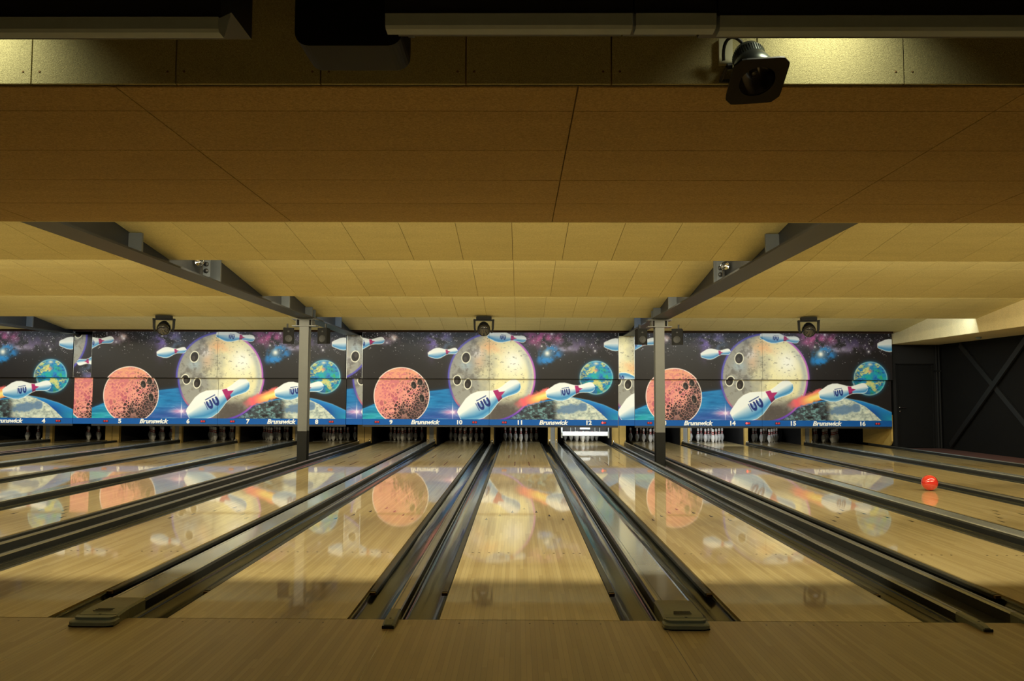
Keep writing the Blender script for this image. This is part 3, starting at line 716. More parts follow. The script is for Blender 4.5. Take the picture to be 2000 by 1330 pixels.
        for hx, hy, rx, ry in ((101.5, 105.5, 5.0, 7.2), (114, 99.5, 5.0, 6.5), (118, 131, 4.8, 8.0)):
            dh = ell(x, y, hx, hy, rx, ry, -0.25); c = mixc(c, (210, 170, 155), cov(dh - 0.9) * 0.7); c = mixc(c, (40, 36, 36), cov(dh)); c = mixc(c, (110, 100, 98), cov(ell(x, y, hx - 1, hy + 2, rx * .4, ry * .4)) * 0.5)
    # flare
    c = mixc(c, (225, 150, 185), gauss(x, y, 176, 158, 17, 3.6) * 0.9); c = mixc(c, (190, 150, 210), gauss(x, y, 179, 158, 14, 12) * 0.5)
    c = mixc(c, (255, 245, 250), gauss(x, y, 180, 158, 4, 3.0)); c = mixc(c, (250, 245, 255), gauss(x, y, 179.5, 157, 0.8, 13))
    for an in (0.35, -0.3, 2.7, 0.6):
        u = (x - 178) * math.cos(an) + (y - 158) * math.sin(an); v = -(x - 178) * math.sin(an) + (y - 158) * math.cos(an)
        c = mixc(c, (225, 200, 230), np.exp(-(v / 0.5) ** 2 - (u / 15) ** 2) * 0.5)
    # small blue planet
    d = ell(x, y, 464.5, 89.5, 33, 33); a = cov(d)
    e = np.zeros(c.shape) + np.array([42., 128., 190.]); e = mixc(e, (36, 165, 170), np.clip((n2 - 0.45) * 5, 0, 1)); ee = fbm(x * 1.1 + 5, y * 1.1 + 60, 13, 4)
    e = mixc(e, (205, 205, 130), np.clip((ee - 0.55) * 9, 0, 1)); e = mixc(e, (70, 165, 100), np.clip((0.40 - ee) * 9, 0, 1) * 0.8); e = mixc(e, (28, 84, 160), np.clip((n3 - 0.55) * 5, 0, 1) * 0.8)
    e = mixc(e, (235, 225, 200), gauss(x, y, 464, 62, 5, 3) * 0.9); e = mixc(e, (235, 150, 120), gauss(x, y, 464, 75, 4, 3) * 0.8)
    e = mixc(e, (20, 40, 70), np.clip(((464 - x) + (y - 89)) / 60 + (d + 10) / 30, 0, 1) * 0.45); e = mixc(e, (190, 225, 220), np.clip((d + 3.0) / 3, 0, 1) * 0.7)
    c = mixc(c, (40, 130, 180), np.exp(-np.clip(d, 0, 50) / 2.2) * 0.6); c = e * a[..., None] + c * (1 - a)[..., None]
    # flame behind the flying pin
    ax, ay = (366 - 306) / 64.0, (123 - 144) / 64.0
    u = (x - 306) * ax + (y - 144) * ay; v = -(x - 306) * ay + (y - 144) * ax
    hw = np.interp(u, [-10, 0, 20, 64, 80], [1, 8, 12, 13, 13]) + (n3 - 0.5) * 6
    fa = np.clip((hw - abs(v + 1)) / 5, 0, 1) * np.clip((u + 8) / 22, 0, 1) * (u < 72)
    fc = mixc(np.zeros(c.shape) + np.array([236., 104., 112.]), (250, 214, 104), np.clip((u - 18) / 26, 0, 1) * np.clip(1.3 - abs(v - 1) / 9, 0, 1)); fc = mixc(fc, (252, 236, 190), np.clip((u - 30) / 30, 0, 1) * np.clip(1 - abs(v) / 4, 0, 1) * 0.6)
    c = fc * fa[..., None] + c * (1 - fa)[..., None]
    c = draw_pin(c, x, y, (366, 122.5), (462, 107), 1.12)
    # glow and the large pin in front
    c = mixc(c, (246, 232, 160), gauss(x, y, 279, 113, 16, 12) * 0.75)
    c = draw_pin(c, x, y, (193, 165), (313, 101), 1.2)
    return np.clip(c, 0, 255)

PXM = 0.01299                                # metres per picture unit
ZT, ZD, ZBm, ZB = 2.945, 1.735, 0.690, 0.540  # panel top, joint, top of the blue strip, bottom
YU, YLW = 16.06, 16.17                        # upper panels stand a little forward
def print_grid(w, h, fn, px0, px1, py0, py1, res, back=0.035):
    """a board with a fine printed front; local x 0..w, z 0..h, front at y = 0"""
    nx, ny = int(abs(px1 - px0) * res) + 1, int(abs(py1 - py0) * res) + 1
    U = np.linspace(px0, px1, nx); V = np.linspace(py0, py1, ny)          # rows from top to bottom
    X, Y = np.meshgrid(U, V); rgb = fn(X, Y) / 255.0
    L3 = np.where(rgb <= 0.04045, rgb / 12.92, ((rgb + 0.055) / 1.055) ** 2.4)
    gx, gz = np.meshgrid(np.linspace(0, w, nx), np.linspace(h, 0, ny))
    co = np.stack([gx, np.zeros_like(gx), gz], -1).reshape(-1, 3)
    idx = np.arange(nx * ny).reshape(ny, nx)
    q = np.stack([idx[:-1, :-1], idx[1:, :-1], idx[1:, 1:], idx[:-1, 1:]], -1).reshape(-1, 4)
    # side walls and back
    b = nx * ny; extra = [(0, 0, h), (w, 0, h), (w, 0, 0), (0, 0, 0), (0, back, h), (w, back, h), (w, back, 0), (0, back, 0)]
    ef = np.array([(4, 5, 6, 7), (0, 1, 5, 4), (1, 2, 6, 5), (2, 3, 7, 6), (3, 0, 4, 7)]) + b
    co = np.concatenate([co, np.array(extra)]); fa = np.concatenate([q, ef])
    me = bpy.data.meshes.new('picture'); me.vertices.add(len(co)); me.vertices.foreach_set('co', co.astype(np.float32).ravel())
    me.loops.add(fa.size); me.loops.foreach_set('vertex_index', fa.astype(np.int32).ravel())
    me.polygons.add(len(fa)); me.polygons.foreach_set('loop_start', np.arange(0, fa.size, 4, dtype=np.int32))
    mi = np.zeros(len(fa), np.int32); mi[-5:] = 1
    at = me.color_attributes.new('print', 'FLOAT_COLOR', 'POINT')
    cl = np.ones((len(co), 4), np.float32); cl[:b, :3] = L3.reshape(-1, 3); cl[b:, :3] = 0.01
    at.data.foreach_set('color', cl.ravel())
    me.materials.append(M_print); me.materials.append(M_black)
    me.polygons.foreach_set('material_index', mi); me.update(calc_edges=True); me.validate()
    return me
RES = 2.0
def text_mesh(s, size, bold=0.0, shear=0.0, extrude=0.004):
    cu = bpy.data.curves.new('lettering', 'FONT'); cu.body = s; cu.size = size; cu.bevel_depth = bold; cu.bevel_resolution = 0; cu.shear = shear; cu.extrude = extrude
    cu.align_x = 'CENTER'; cu.align_y = 'CENTER'; cu.space_character = 1.0
    o = bpy.data.objects.new('lettering', cu); col.objects.link(o)
    dg = bpy.context.evaluated_depsgraph_get(); me = bpy.data.meshes.new_from_object(o.evaluated_get(dg))
    bpy.data.objects.remove(o); bpy.data.curves.remove(cu)
    me.transform(Matrix.Rotation(PI / 2, 4, 'X'))
    # recentre and return the size
    xs = [v.co.x for v in me.vertices]; zs = [v.co.z for v in me.vertices]
    me.transform(Matrix.Translation((-(min(xs) + max(xs)) / 2, 0, -(min(zs) + max(zs)) / 2)))
    me.materials.clear(); me.materials.append(M_letter)
    return me, max(xs) - min(xs), max(zs) - min(zs)
WORD, ww, wh = text_mesh('Brunswick', 0.15, 0.0065, 0.28)
WORD.transform(Matrix.Diagonal((0.755 / ww, 1, 0.125 / wh, 1)))
def digits(s):
    me, w, h = text_mesh(s, 0.15, 0.0075)
    k = 0.120 / h; me.transform(Matrix.Diagonal((k * 1.08, 1, k, 1))); return me
HU, HLO = ZT - ZD, ZD - 0.004 - ZBm
SPL = 252.0
UP = [print_grid(SPL * PXM - 0.006, HU, mural, 0, SPL, 0, 92.3, RES), print_grid((508 - SPL) * PXM - 0.006, HU, mural, SPL, 508, 0, 92.3, RES)]
LO = [print_grid(SPL * PXM - 0.006, HLO, mural, 0, SPL, 92.8, 171.8, RES), print_grid((508 - SPL) * PXM - 0.006, HLO, mural, SPL, 508, 92.8, 171.8, RES)]
def place(me, name, loc, parent=None):
    o = bpy.data.objects.new(name, me); col.objects.link(o); o.location = loc
    if parent is not None: o.parent = parent
    return o
def lamp_pair(parent, x, lit):
    p = MB().box(-0.066, 0.066, -0.010, -0.001, -0.030, 0.030).build('lamp_housing', M_ledcase, parent); p.location = (x, 0, -0.077)
    for s in (-1, 1):
        on = (lit == s)
        q = MB().lathe([(0.0001, 0.014), (0.016, 0.011), (0.025, 0.004), (0.026, 0.0)], Matrix.Translation((s * 0.030, -0.0105, 0)) @ Matrix.Rotation(PI / 2, 4, 'X'), 16).build('red_lamp', M_ledon if on else M_ledfaint, p)
        if on: q['label'] = 'glowing red lamp'
A_ = 0.742
BAY = [(1, -1), (5, 0), (9, 1), (13, 2)]
for first_l, bi in BAY:
    xl = (LX[first_l] - A_ + (0.06 if first_l == 5 else 0)) if first_l in LX else (LX[4] + A_ - 0.06 - 508 * PXM)
    for h in (0, 1):
        if first_l == 1 and h == 0: continue
        la, lb = first_l + 2 * h, first_l + 2 * h + 1
        x0 = xl + (SPL * PXM if h else 0)
        what = 'cream moon and small blue planet' if h else 'red ball top and grey moon'
        if first_l == 13 and h == 0: pos = 'over fourteen, behind the column'
        elif first_l == 1: pos = 'over four, at the left edge'
        else: pos = 'over %s and %s' % (NUM[la], NUM[lb])
        u = place(UP[h], 'picture_panel', (x0 + 0.003, YU, ZD)); tag(u, 'upper printed panel, %s, %s' % (what, pos), 'picture panel', 'upper picture panels')
        root = empty('masking_panel', (x0 + 0.003, YLW, ZBm))
        pos2 = pos.replace('over ', 'numbered ')
        what = 'flaming pin over pale ground' if h else 'red cracked ball and large pin'
        tag(root, 'lower printed panel, %s, %s' % (what, pos2), 'picture panel', 'lower picture panels')
        place(LO[h], 'picture', (0, 0, 0), root)
        w = (SPL if not h else 508 - SPL) * PXM - 0.006
        band = MB().box(0, w, -0.004, 0.035, ZB - ZBm, -0.002).build('blue_strip', M_band, root)
        MB().box(0, w, 0.002, 0.05, ZB - ZBm - 0.05, ZB - ZBm - 0.001).build('lower_edge', M_black, root)
        off = SPL if h else 0
        n1, wd, n2, l1, l2 = ((57, 125.5, 193.5, 29, 223) if not h else (313, 380, 450, 282, 479))
        for px, num in ((n1, la), (n2, lb)):
            o = place(digits(str(num)), 'number', ((px - off) * PXM, -0.010, -0.077), band)
        place(WORD, 'lettering', ((wd - off) * PXM, -0.010, -0.077), band)
        for px, num in ((l1, la), (l2, lb)):
            pr = lamp_pair(band, (px - off) * PXM, -1 if num in (12, 14) else 0)
            for ch in band.children:
                pass
# lamps sit in front of the strip
for o in list(col.objects):
    if o.name.startswith('lamp_housing'): o.location.y = -0.005
# joint shelf and filler strips between the bays
for k, (la, lb, lx0, ux0) in enumerate(((4, 5, 740, 862), (8, 9, 862, 894), (12, 13, 893, 955))):
    xa, xb_ = LX[la] + A_ + 0.003 + (-0.06, 0.06, 0)[k], LX[lb] - A_ - 0.003 + (0.06, 0, 0)[k]
    wpx = (xb_ - xa) / PXM
    lm = print_grid(xb_ - xa, HLO, mural, lx0 - 703, lx0 - 703 + wpx, 92.8, 171.8, RES)
    um = print_grid(xb_ - xa, HU - 0.10, mural, ux0 - 703 + wpx, ux0 - 703, 92.3, 8, RES)
    pos = ('at the far left, between four and five', 'between eight and nine', 'between twelve and the right column')[k]
    u = place(um, 'filler_panel', (xa, YU + 0.04, ZD)); tag(u, 'narrow upper printed filler strip ' + pos, 'picture panel', 'filler strips')
    root = empty('filler_panel', (xa, YLW + 0.01, ZBm)); tag(root, 'narrow lower printed filler strip ' + pos, 'picture panel', 'filler strips')
    place(lm, 'picture', (0, 0, 0), root)
    MB().box(0, xb_ - xa, -0.004, 0.035, ZB - ZBm, -0.002).build('blue_strip', M_band, root)
    for s, xx in ((0, xa - 0.004), (1, xb_ + 0.004)): pass
    tr = MB(); 
    tr.box(-0.004, 0.004, -0.012, 0.0, 0, HU - 0.02); 
    e1 = tr.build('side_frame', M_alu, u); e1.location = (0.006, -0.002, 0)
    e2 = e1.copy(); col.objects.link(e2); e2.location = (xb_ - xa - 0.006, -0.002, 0)

# ------------------------------------------------------------------ steel columns and beams
def hsec(w, d, tf, tw):
    """H section in plan, flanges facing the camera"""
    return [(-w, -d), (w, -d), (w, -d + tf), (tw, -d + tf), (tw, d - tf), (w, d - tf), (w, d), (-w, d), (-w, d - tf), (-tw, d - tf), (-tw, -d + tf), (-w, -d + tf)]
def prism_z(prof, z0, z1):
    m = MB(); n = len(prof); vs = [(x, y, z0) for x, y in prof] + [(x, y, z1) for x, y in prof]
    m.add(vs, [(i, (i + 1) % n, n + (i + 1) % n, n + i) for i in range(n)])
    q = [(0, 1, 2, 11), (11, 2, 3, 10), (10, 3, 4, 9), (9, 4, 5, 8), (8, 5, 6, 7)]
    m.add(vs, [tuple(reversed(f)) for f in q] + [tuple(n + i for i in f) for f in q]); return m
CY = 11.45
for cx, side in ((-4.375, 'left'), (2.75, 'right')):
    root = empty('steel_column', (cx, CY, -0.0345))
    tag(root, 'grey steel column with a dark painted foot, %s' % ('left of number 8' if 0 else ('beside number eight' if side == 'left' else 'right of number twelve')), 'column', 'steel columns', 'thing')
    sec = hsec(0.092, 0.10, 0.014, 0.006)
    prism_z(sec, 0.62, 2.71).build('shaft', M_steel, root)
    prism_z(hsec(0.0935, 0.1015, 0.016, 0.007), 0.0, 0.62).build('painted_foot', M_steeld, root)
    MB().box(-0.24, 0.24, -0.13, 0.13, 2.712, 2.732).build('cap_plate', M_steel, root)
    for s in (-1, 1): MB().box(s * 0.155 - 0.008, s * 0.155 + 0.008, -0.12, 0.12, 2.733, 2.845).build('stiffener', M_steel, root)
    MB().box(-0.10, 0.10, -0.10, 0.10, 2.733, 2.845).build('packer', M_steel, root)
    MB().box(-0.24, 0.24, -0.13, 0.13, 2.846, 2.866).build('top_plate', M_steel, root)
def beam(x, label):
    root = empty('steel_beam', (x, 0, 2.84)); tag(root, label, 'beam', 'steel beams', 'thing')
    m = MB(); m.box(-0.165, 0.165, SOY1 + 0.03, 15.98, 0, 0.024); m.box(-0.008, 0.008, SOY1 + 0.03, 15.98, 0.0235, 0.80)
    m.build('girder', M_beam, root)
    for y, t in ((3.95, 0.02), (6.30, 0.02), (9.7, 0.02), (CY - 0.12, 0.02), (CY + 0.12, 0.02), (14.0, 0.02)):
        y0, y1 = y - t, y + t
        yy = [LIPS[i] for i in range(5)]
        i = max(k for k in range(4) if yy[k] <= y)
        zt = slope_z(y1, yy[i] + 0.03, yy[i + 1]) - 2.84 - 0.004
        for s in (-1, 1):
            MB().box(min(s * 0.009, s * 0.155), max(s * 0.009, s * 0.155), y0, y1, 0.025, zt).build('stiffener', M_steel if 0 else M_beamlt, root)
    return root
M_beamlt = mat('beam_stiffener_paint', (0.085, 0.095, 0.105), 0.45, noise=0.12, nscale=6)
beam(BEAMS[0], 'dark grey steel beam at the far left edge, under the ceiling')
beam(BEAMS[1], 'dark grey steel beam running to the left column')
beam(BEAMS[2], 'dark grey steel beam running to the right column')

# loudspeakers beside the column heads
def speaker():
    root = empty('loudspeaker')
    m = MB(); m.loft([[(-0.085, -0.07, -0.13), (0.085, -0.07, -0.13), (0.06, 0.07, -0.12), (-0.06, 0.07, -0.12)], [(-0.085, -0.07, 0.13), (0.085, -0.07, 0.13), (0.06, 0.07, 0.12), (-0.06, 0.07, 0.12)]]); m.build('cabinet', M_matt, root)
    MB().lathe([(0.0001, 0.004), (0.02, 0.010), (0.05, 0.002), (0.056, 0.006), (0.06, 0.0)], Matrix.Translation((0, -0.0705, -0.045)) @ Matrix.Rotation(PI / 2, 4, 'X'), 20).build('woofer', M_black, root)
    MB().lathe([(0.0001, 0.003), (0.014, 0.006), (0.02, 0.0)], Matrix.Translation((0, -0.0705, 0.07)) @ Matrix.Rotation(PI / 2, 4, 'X'), 16).build('tweeter', M_black, root)
    m = MB(); m.box(-0.012, 0.012, 0.02, 0.04, 0.122, 0.20); m.build('hanging_bracket', M_black, root)
    return root
sp = speaker()
for k, (x, rz, rx, lab) in enumerate(((-4.375 - 0.32, 0.5, 0.25, 'left of the left column head'), (-4.375 + 0.42, -0.35, 0.1, 'right of the left column head'), (2.75 - 0.39, 0.35, 0.1, 'left of the right column head'), (2.75 + 0.36, -0.5, 0.25, 'right of the right column head'))):
    o = sp if k == 0 else copy_tree(sp)
    o.location = (x, CY - 0.12, 2.48); o.scale = (1.25, 1.25, 1.25); o.rotation_euler = (0, 0, rz)
    tag(o, 'small black loudspeaker hanging %s' % lab, 'loudspeaker', 'column loudspeakers')
    if o.location.x < -1: pass

# moving-head lights under the ceiling lip
def moving_head():
    root = empty('moving_head_light')
    MB().box(-0.14, 0.14, -0.09, 0.09, -0.055, 0.0).build('mounting_plate', M_matt, root)
    m = MB()
    for s in (-1, 1):
        m.loft([[(s * 0.175 - 0.018, -0.05, -0.05), (s * 0.175 + 0.018, -0.05, -0.05), (s * 0.175 + 0.018, 0.05, -0.05), (s * 0.175 - 0.018, 0.05, -0.05)],
                [(s * 0.17 - 0.016, -0.045, -0.22), (s * 0.17 + 0.016, -0.045, -0.22), (s * 0.17 + 0.016, 0.045, -0.22), (s * 0.17 - 0.016, 0.045, -0.22)],
                [(s * 0.15 - 0.014, -0.03, -0.30), (s * 0.15 + 0.014, -0.03, -0.30), (s * 0.15 + 0.014, 0.03, -0.30), (s * 0.15 - 0.014, 0.03, -0.30)]])
    m.box(-0.193, 0.193, -0.06, 0.06, -0.075, -0.056); m.build('yoke', M_matt, root)
    Mx = Matrix.Translation((0, 0, -0.225)) @ Matrix.Rotation(math.radians(128), 4, 'X')
    h = MB().lathe([(0.0001, -0.13), (0.06, -0.125), (0.105, -0.09), (0.122, -0.03), (0.122, 0.04), (0.112, 0.085), (0.098, 0.105), (0.094, 0.10)], Mx, 28).build('lamp_head', M_blackgloss, root)
    MB().lathe([(0.0001, 0.128), (0.045, 0.122), (0.075, 0.110), (0.092, 0.097)], Mx, 28).build('lens', M_lens, h)
    return root
mh = moving_head()
for k, (x, lab) in enumerate(((-7.52, 'above five and six'), (-0.80, 'above ten and eleven'), (5.98, 'above fifteen and sixteen'))):
    o = mh if k == 0 else copy_tree(mh)
    o.location = (x, 12.08, 2.949); o.scale = (1.12, 1.12, 1.12); o.rotation_euler.z = (0.25, 0.1, -0.2)[k]
    tag(o, 'black moving-head light with a shiny lens, %s' % lab, 'stage light', 'moving-head lights')

# little chrome lamps on the beams
for k, (x, y, lab) in enumerate(((BEAMS[1] + 0.10, 5.72, 'left'), (BEAMS[2] - 0.10, 5.95, 'right'))):
    root = empty('beam_lamp', (x, y, 3.05)); tag(root, 'small chrome lamp tucked on the %s beam behind the first ceiling step' % lab, 'lamp', 'beam lamps')
    Mx = Matrix.Rotation(math.radians(100), 4, 'X')
    MB().lathe([(0.0001, -0.09), (0.03, -0.08), (0.045, 0.0), (0.06, 0.05), (0.054, 0.05), (0.03, 0.01), (0.0001, 0.0)], Mx, 20).build('reflector', M_chrome, root)
    MB().box(-0.012, 0.012, 0.02, 0.05, -0.185, -0.05).build('bracket', M_black, root)
    sx = 1 if k == 0 else -1
    hp = MB().box(-0.05, 0.05, 0.20, 0.215, -0.17, 0.09).build('socket_plate', M_beamlt, root); hp.location = (sx * 0.0, 0, 0)
    for z in (-0.09, 0.0): MB().lathe([(0.0001, 0.02), (0.028, 0.02), (0.032, 0.0)], Matrix.Translation((0, 0.1995, z)) @ Matrix.Rotation(PI / 2, 4, 'X'), 16).build('socket', M_black, hp)

# ------------------------------------------------------------------ overhead things in the foreground
# spotlight on the fascia
root = empty('spotlight', (0.838, -1.62, 2.585)); tag(root, 'black spotlight with a square colour frame mounted on the pale fascia', 'spotlight')
Mx = Matrix.Translation((0.045, -0.03, -0.01)) @ Matrix.Rotation(math.radians(9), 4, 'Z') @ Matrix.Rotation(math.radians(151), 4, 'X') @ Matrix.Rotation(math.radians(9), 4, 'Z')
can = MB()
can.lathe([(0.0001, -0.180), (0.035, -0.180), (0.055, -0.172), (0.060, -0.155), (0.064, -0.150), (0.066, -0.105), (0.070, -0.101), (0.084, -0.055), (0.084, 0.0), (0.081, 0.0), (0.081, -0.05)], Mx, 36)
for k in range(40):                       # cooling ribs
    a = 2 * PI * k / 40
    can.box(0.0615, 0.0665, -0.0018, 0.0018, -0.148, -0.108, M=Mx @ Matrix.Rotation(a, 4, 'Z'))
cn = can.build('can', mat('dull_can_metal', (0.16, 0.18, 0.17), 0.34, metal=0.9, noise=0.1), root)
m = MB(); m.lathe([(0.079, -0.004), (0.07, -0.045), (0.045, -0.085), (0.015, -0.10), (0.0001, -0.10)], Mx, 32); m.build('reflector', mat('dim_reflector', (0.25, 0.25, 0.27), 0.18, metal=1.0, noise=0.1), cn)
m = MB(); m.lathe([(0.0001, -0.03), (0.016, -0.032), (0.018, -0.06), (0.01, -0.09)], Mx, 16); m.build('bulb', M_lens, cn)
m = MB(); m.lathe([(0.0001, -0.016), (0.05, -0.014), (0.079, -0.010)], Mx, 32)
# square frame with cut corners and a round opening
fr = MB(); s, c = 0.112, 0.030
octo = [(-s + c, -s), (s - c, -s), (s, -s + c), (s, s - c), (s - c, s), (-s + c, s), (-s, s - c), (-s, -s + c)]
n = 48; inner = [(0.072 * math.cos(2 * PI * k / n), 0.072 * math.sin(2 * PI * k / n)) for k in range(n)]
def on_octo(a):
    d = Vector((math.cos(a), math.sin(a))); best = 9
    for i in range(8):
        p, q = Vector(octo[i]), Vector(octo[(i + 1) % 8]); e = q - p; den = d.x * e.y - d.y * e.x
        if abs(den) < 1e-9: continue
        t = (p.x * e.y - p.y * e.x) / den; u = (p.x * d.y - p.y * d.x) / den
        if t > 0 and -1e-6 <= u <= 1 + 1e-6: best = min(best, t)
    return d * best
outer = [tuple(on_octo(2 * PI * k / n)) for k in range(n)]
V = [Mx @ Vector((x, y, z)) for z in (0.004, 0.012) for x, y in inner + outer]
fs = []
for k in range(n):
    k2 = (k + 1) % n; i0, i1, o0, o1 = k, k2, n + k, n + k2; t = 2 * n
    fs += [(i0, i1, o1, o0)[::-1], (t + i0, t + i1, t + o1, t + o0), (o0, o1, t + o1, t + o0), (i1, i0, t + i0, t + i1)]
fr.add(V, fs); fr.build('colour_frame', M_black, root)
for sx in (-1, 1): MB().box(sx * 0.05 - 0.012, sx * 0.05 + 0.012, -0.118, -0.085, -0.012, 0.0035, M=Mx).build('frame_clip', M_black, root)
m = MB()                                   # yoke
for sx in (-1, 1):
    p = Mx @ Vector((sx * 0.100, 0, -0.09)); e = Vector((sx * 0.100 + 0.03, 0.085, 0.03))
    m.tube(p, e, 0.007, 8); m.tube(p, Mx @ Vector((sx * 0.080, 0, -0.09)), 0.013, 10)
m.tube((-0.075, 0.085, 0.03), (0.135, 0.085, 0.03), 0.007, 8); m.build('yoke', M_black, root)
MB().box(-0.015, 0.055, 0.094, 0.106, 0.0, 0.06).build('wall_bracket', M_black, root)
P4 = [Mx @ Vector((0, 0, -0.178)), Vector((-0.01, 0.02, 0.215)), Vector((-0.08, 0.03, 0.215)), Vector((-0.06, 0.068, 0.11))]
prev = None; secs = []
for k in range(15):
    t = k / 14; p = P4[0] * (1 - t) ** 3 + P4[1] * 3 * t * (1 - t) ** 2 + P4[2] * 3 * t * t * (1 - t) + P4[3] * t ** 3
    d = (P4[1] - P4[0]) * (1 - t) ** 2 + (P4[2] - P4[1]) * 2 * t * (1 - t) + (P4[3] - P4[2]) * t * t
    q = d.to_track_quat('Z', 'Y'); secs.append([tuple(p + q @ Vector((0.007 * math.cos(a), 0.007 * math.sin(a), 0))) for a in [2 * PI * j / 8 for j in range(8)]])
MB().loft(secs, 0, True).build('cable', M_black, root)
so = MB().box(0.765, 0.822, SOY0 - 0.050, SOY0 - 0.032, 2.69, 2.80).build('junction_box', mat('cream_plastic', (0.62, 0.60, 0.42), 0.4, noise=0.05))
tag(so, 'cream junction box on the fascia behind the black spotlight', 'junction box')

# overhead housings hanging in front of the fascia
def housing(x0, x1, label, z0=2.449):
    yf = -2.385
    root = empty('overhead_monitor', ((x0 + x1) / 2, yf, z0)); hw = (x1 - x0) / 2
    tag(root, label, 'overhead housing', 'overhead housings')
    m = MB(); pr = [(0.006, 0.046), (0.10, 0.108), (0.30, 0.108), (0.30, 0.60), (0.006, 0.60)]; n = len(pr)
    m.add([(-hw, y, z) for y, z in pr] + [(hw, y, z) for y, z in pr], [tuple(range(n)), tuple(range(n, 2 * n))[::-1]] + [(i, n + i, n + (i + 1) % n, (i + 1) % n) for i in range(n)])
    m.build('cabinet', M_black, root)
    m = MB(); pr = [(-0.004, 0.044), (0.0, 0.008), (0.010, 0.0), (0.05, 0.0), (0.102, 0.10), (0.09, 0.10), (0.006, 0.044)]; n = len(pr)
    m.add([(-hw + 0.003, y, z) for y, z in pr] + [(hw - 0.003, y, z) for y, z in pr], [tuple(range(n)), tuple(range(n, 2 * n))[::-1]] + [(i, n + i, n + (i + 1) % n, (i + 1) % n) for i in range(n)])
    m.build('underside', M_greyplas, root)
    for sx in (-0.6, 0.6): MB().box(sx * hw - 0.015, sx * hw + 0.015, 0.14, 0.17, 0.601, 3.655 - z0).build('hanger', M_black, root)
    return root
housing(-0.49, 0.285, 'black overhead housing with grey underside, first of three at the top right')
housing(0.29, 0.545, 'short black overhead housing with grey underside, above and left of the spotlight')
housing(0.55, 1.75, 'long black overhead housing with grey underside, above and right of the spotlight', 2.442)
housing(-2.5, -1.005, 'black overhead housing with grey underside at the top left corner', 2.438)
root = empty('overhead_box', (-0.672, -1.95, 2.535)); tag(root, 'black box with rounded lower corners hanging at the top, left of centre', 'overhead housing', 'overhead housings')  # plain hanging box, no particular device
pr = []
hw, hh, r_ = 0.19, 0.5, 0.05
for k in range(7): a = PI + PI / 2 * k / 6; pr.append((-hw + r_ + r_ * math.cos(a), r_ + r_ * math.sin(a)))
for k in range(7): a = 1.5 * PI + PI / 2 * k / 6; pr.append((hw - r_ + r_ * math.cos(a), r_ + r_ * math.sin(a)))
pr += [(hw, hh), (-hw, hh)]
MB().prism_y(pr, -0.11, 0.11).build('cabinet', M_matt, root)
MB().box(hw - 0.0, hw + 0.025, -0.05, 0.05, 0.10, 0.14).build('side_knob', M_black, root)
MB().box(-0.015, 0.015, -0.015, 0.015, hh + 0.001, 1.12).build('hanger', M_black, root)

# ------------------------------------------------------------------ light
def area(name, loc, rot, sx, sy, power, colr, spread=PI):
    L = bpy.data.lights.new(name, 'AREA'); L.shape = 'RECTANGLE'; L.size = sx; L.size_y = sy; L.energy = power; L.color = colr; L.spread = spread
    o = bpy.data.objects.new(name, L); col.objects.link(o); o.location = loc; o.rotation_euler = rot; return o
WARM = (1.0, 0.90, 0.62); COOL = (0.76, 0.90, 1.0)
def lip_strip(i, power, colr, tilt, z=3.36, dy=0.06):
    y = LIPS[i] + 0.03 + dy
    for x, w in ((-14.3, 5.2), (-8.0, 6.6), (-0.8, 6.6), (6.2, 6.3)):
        area('strip_light', (x, y, z), (math.radians(tilt), 0, 0), w, 0.05, power * w / 6.6, colr)
lip_strip(0, 205, WARM, 32, 3.06, 0.035)
lip_strip(1, 165, WARM, 44, 3.09, 0.045)
lip_strip(2, 165, WARM, 44, 3.09, 0.045)
lip_strip(3, 122, COOL, 50, 3.09, 0.045)
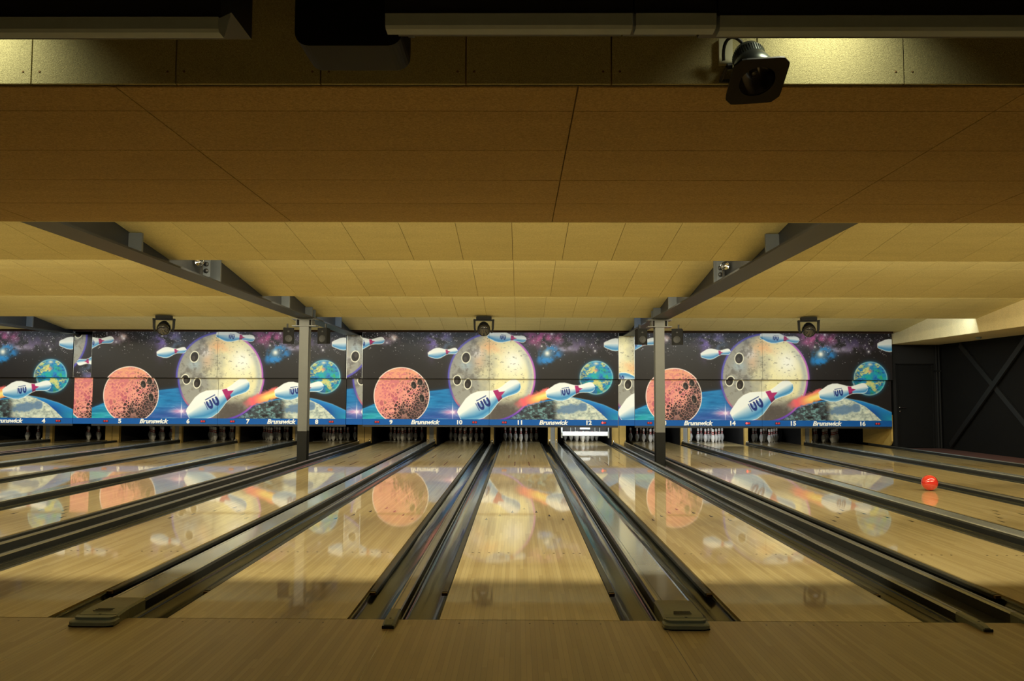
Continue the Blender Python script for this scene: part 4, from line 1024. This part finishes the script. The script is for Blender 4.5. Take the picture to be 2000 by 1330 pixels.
# lamps over the fascia
def spot(name, loc, target, power, colr, ang, blend, size=0.06):
    L = bpy.data.lights.new(name, 'SPOT'); L.energy = power; L.color = colr; L.spot_size = ang; L.spot_blend = blend; L.shadow_soft_size = size
    o = bpy.data.objects.new(name, L); col.objects.link(o); o.location = loc
    o.rotation_euler = (Vector(target) - Vector(loc)).to_track_quat('-Z', 'Y').to_euler(); return o
for x in (1.20, -2.36):
    area('fascia_lamp', (x, -1.76, 3.02), (math.radians(24), 0, 0), 0.32, 0.05, 3.4, (1.0, 0.98, 0.68), math.radians(112))
# unseen dim fill lamp added overhead to light the approach floor
area('approach_fill', (-0.4, -4.6, 3.3), (0, 0, 0), 3.0, 1.2, 54, (1.0, 0.84, 0.52), math.radians(92))
# pin-deck lamps
for l in LX:
    p = {12: 26, 14: 24}.get(l, 0.3)
    area('pin_light', (LX[l], 16.75, 0.80), (math.radians(62), 0, 0), 1.0, 0.12, p, (0.92, 0.98, 1.0) if l in (12, 14) else (1.0, 0.93, 0.8))

area('pin_light', (LX[12], 17.80, 0.60), (math.radians(35), 0, 0), 0.9, 0.1, 5, (0.92, 0.98, 1.0))  # extra lamp added behind the lowered bar to brighten its pins
wd = bpy.data.worlds.new('world'); sc.world = wd; wd.use_nodes = True
wd.node_tree.nodes['Background'].inputs[0].default_value = (0.010, 0.009, 0.007, 1)

# ------------------------------------------------------------------ camera
cam = bpy.data.cameras.new('camera'); co = bpy.data.objects.new('camera', cam); col.objects.link(co)
cam.sensor_width = 36.0; cam.sensor_fit = 'HORIZONTAL'; cam.lens = 1584.34 / 2000 * 36.0; cam.clip_start = 0.05; cam.clip_end = 100
co.matrix_world = Matrix.Translation((-0.0684, -4.8352, 1.3079)) @ Matrix.Rotation(0.0083, 4, 'Z') @ Matrix.Rotation(PI / 2 + 0.0676, 4, 'X') @ Matrix.Rotation(0.0034, 4, 'Z')
sc.camera = co
vs = sc.view_settings; vs.view_transform = 'Standard'; vs.look = 'None'; vs.exposure = -0.22; vs.gamma = 1.0; vs.use_curve_mapping = False
cy = sc.cycles; cy.use_denoising = True; cy.max_bounces = 8; cy.diffuse_bounces = 5; cy.glossy_bounces = 5; cy.sample_clamp_indirect = 6.0
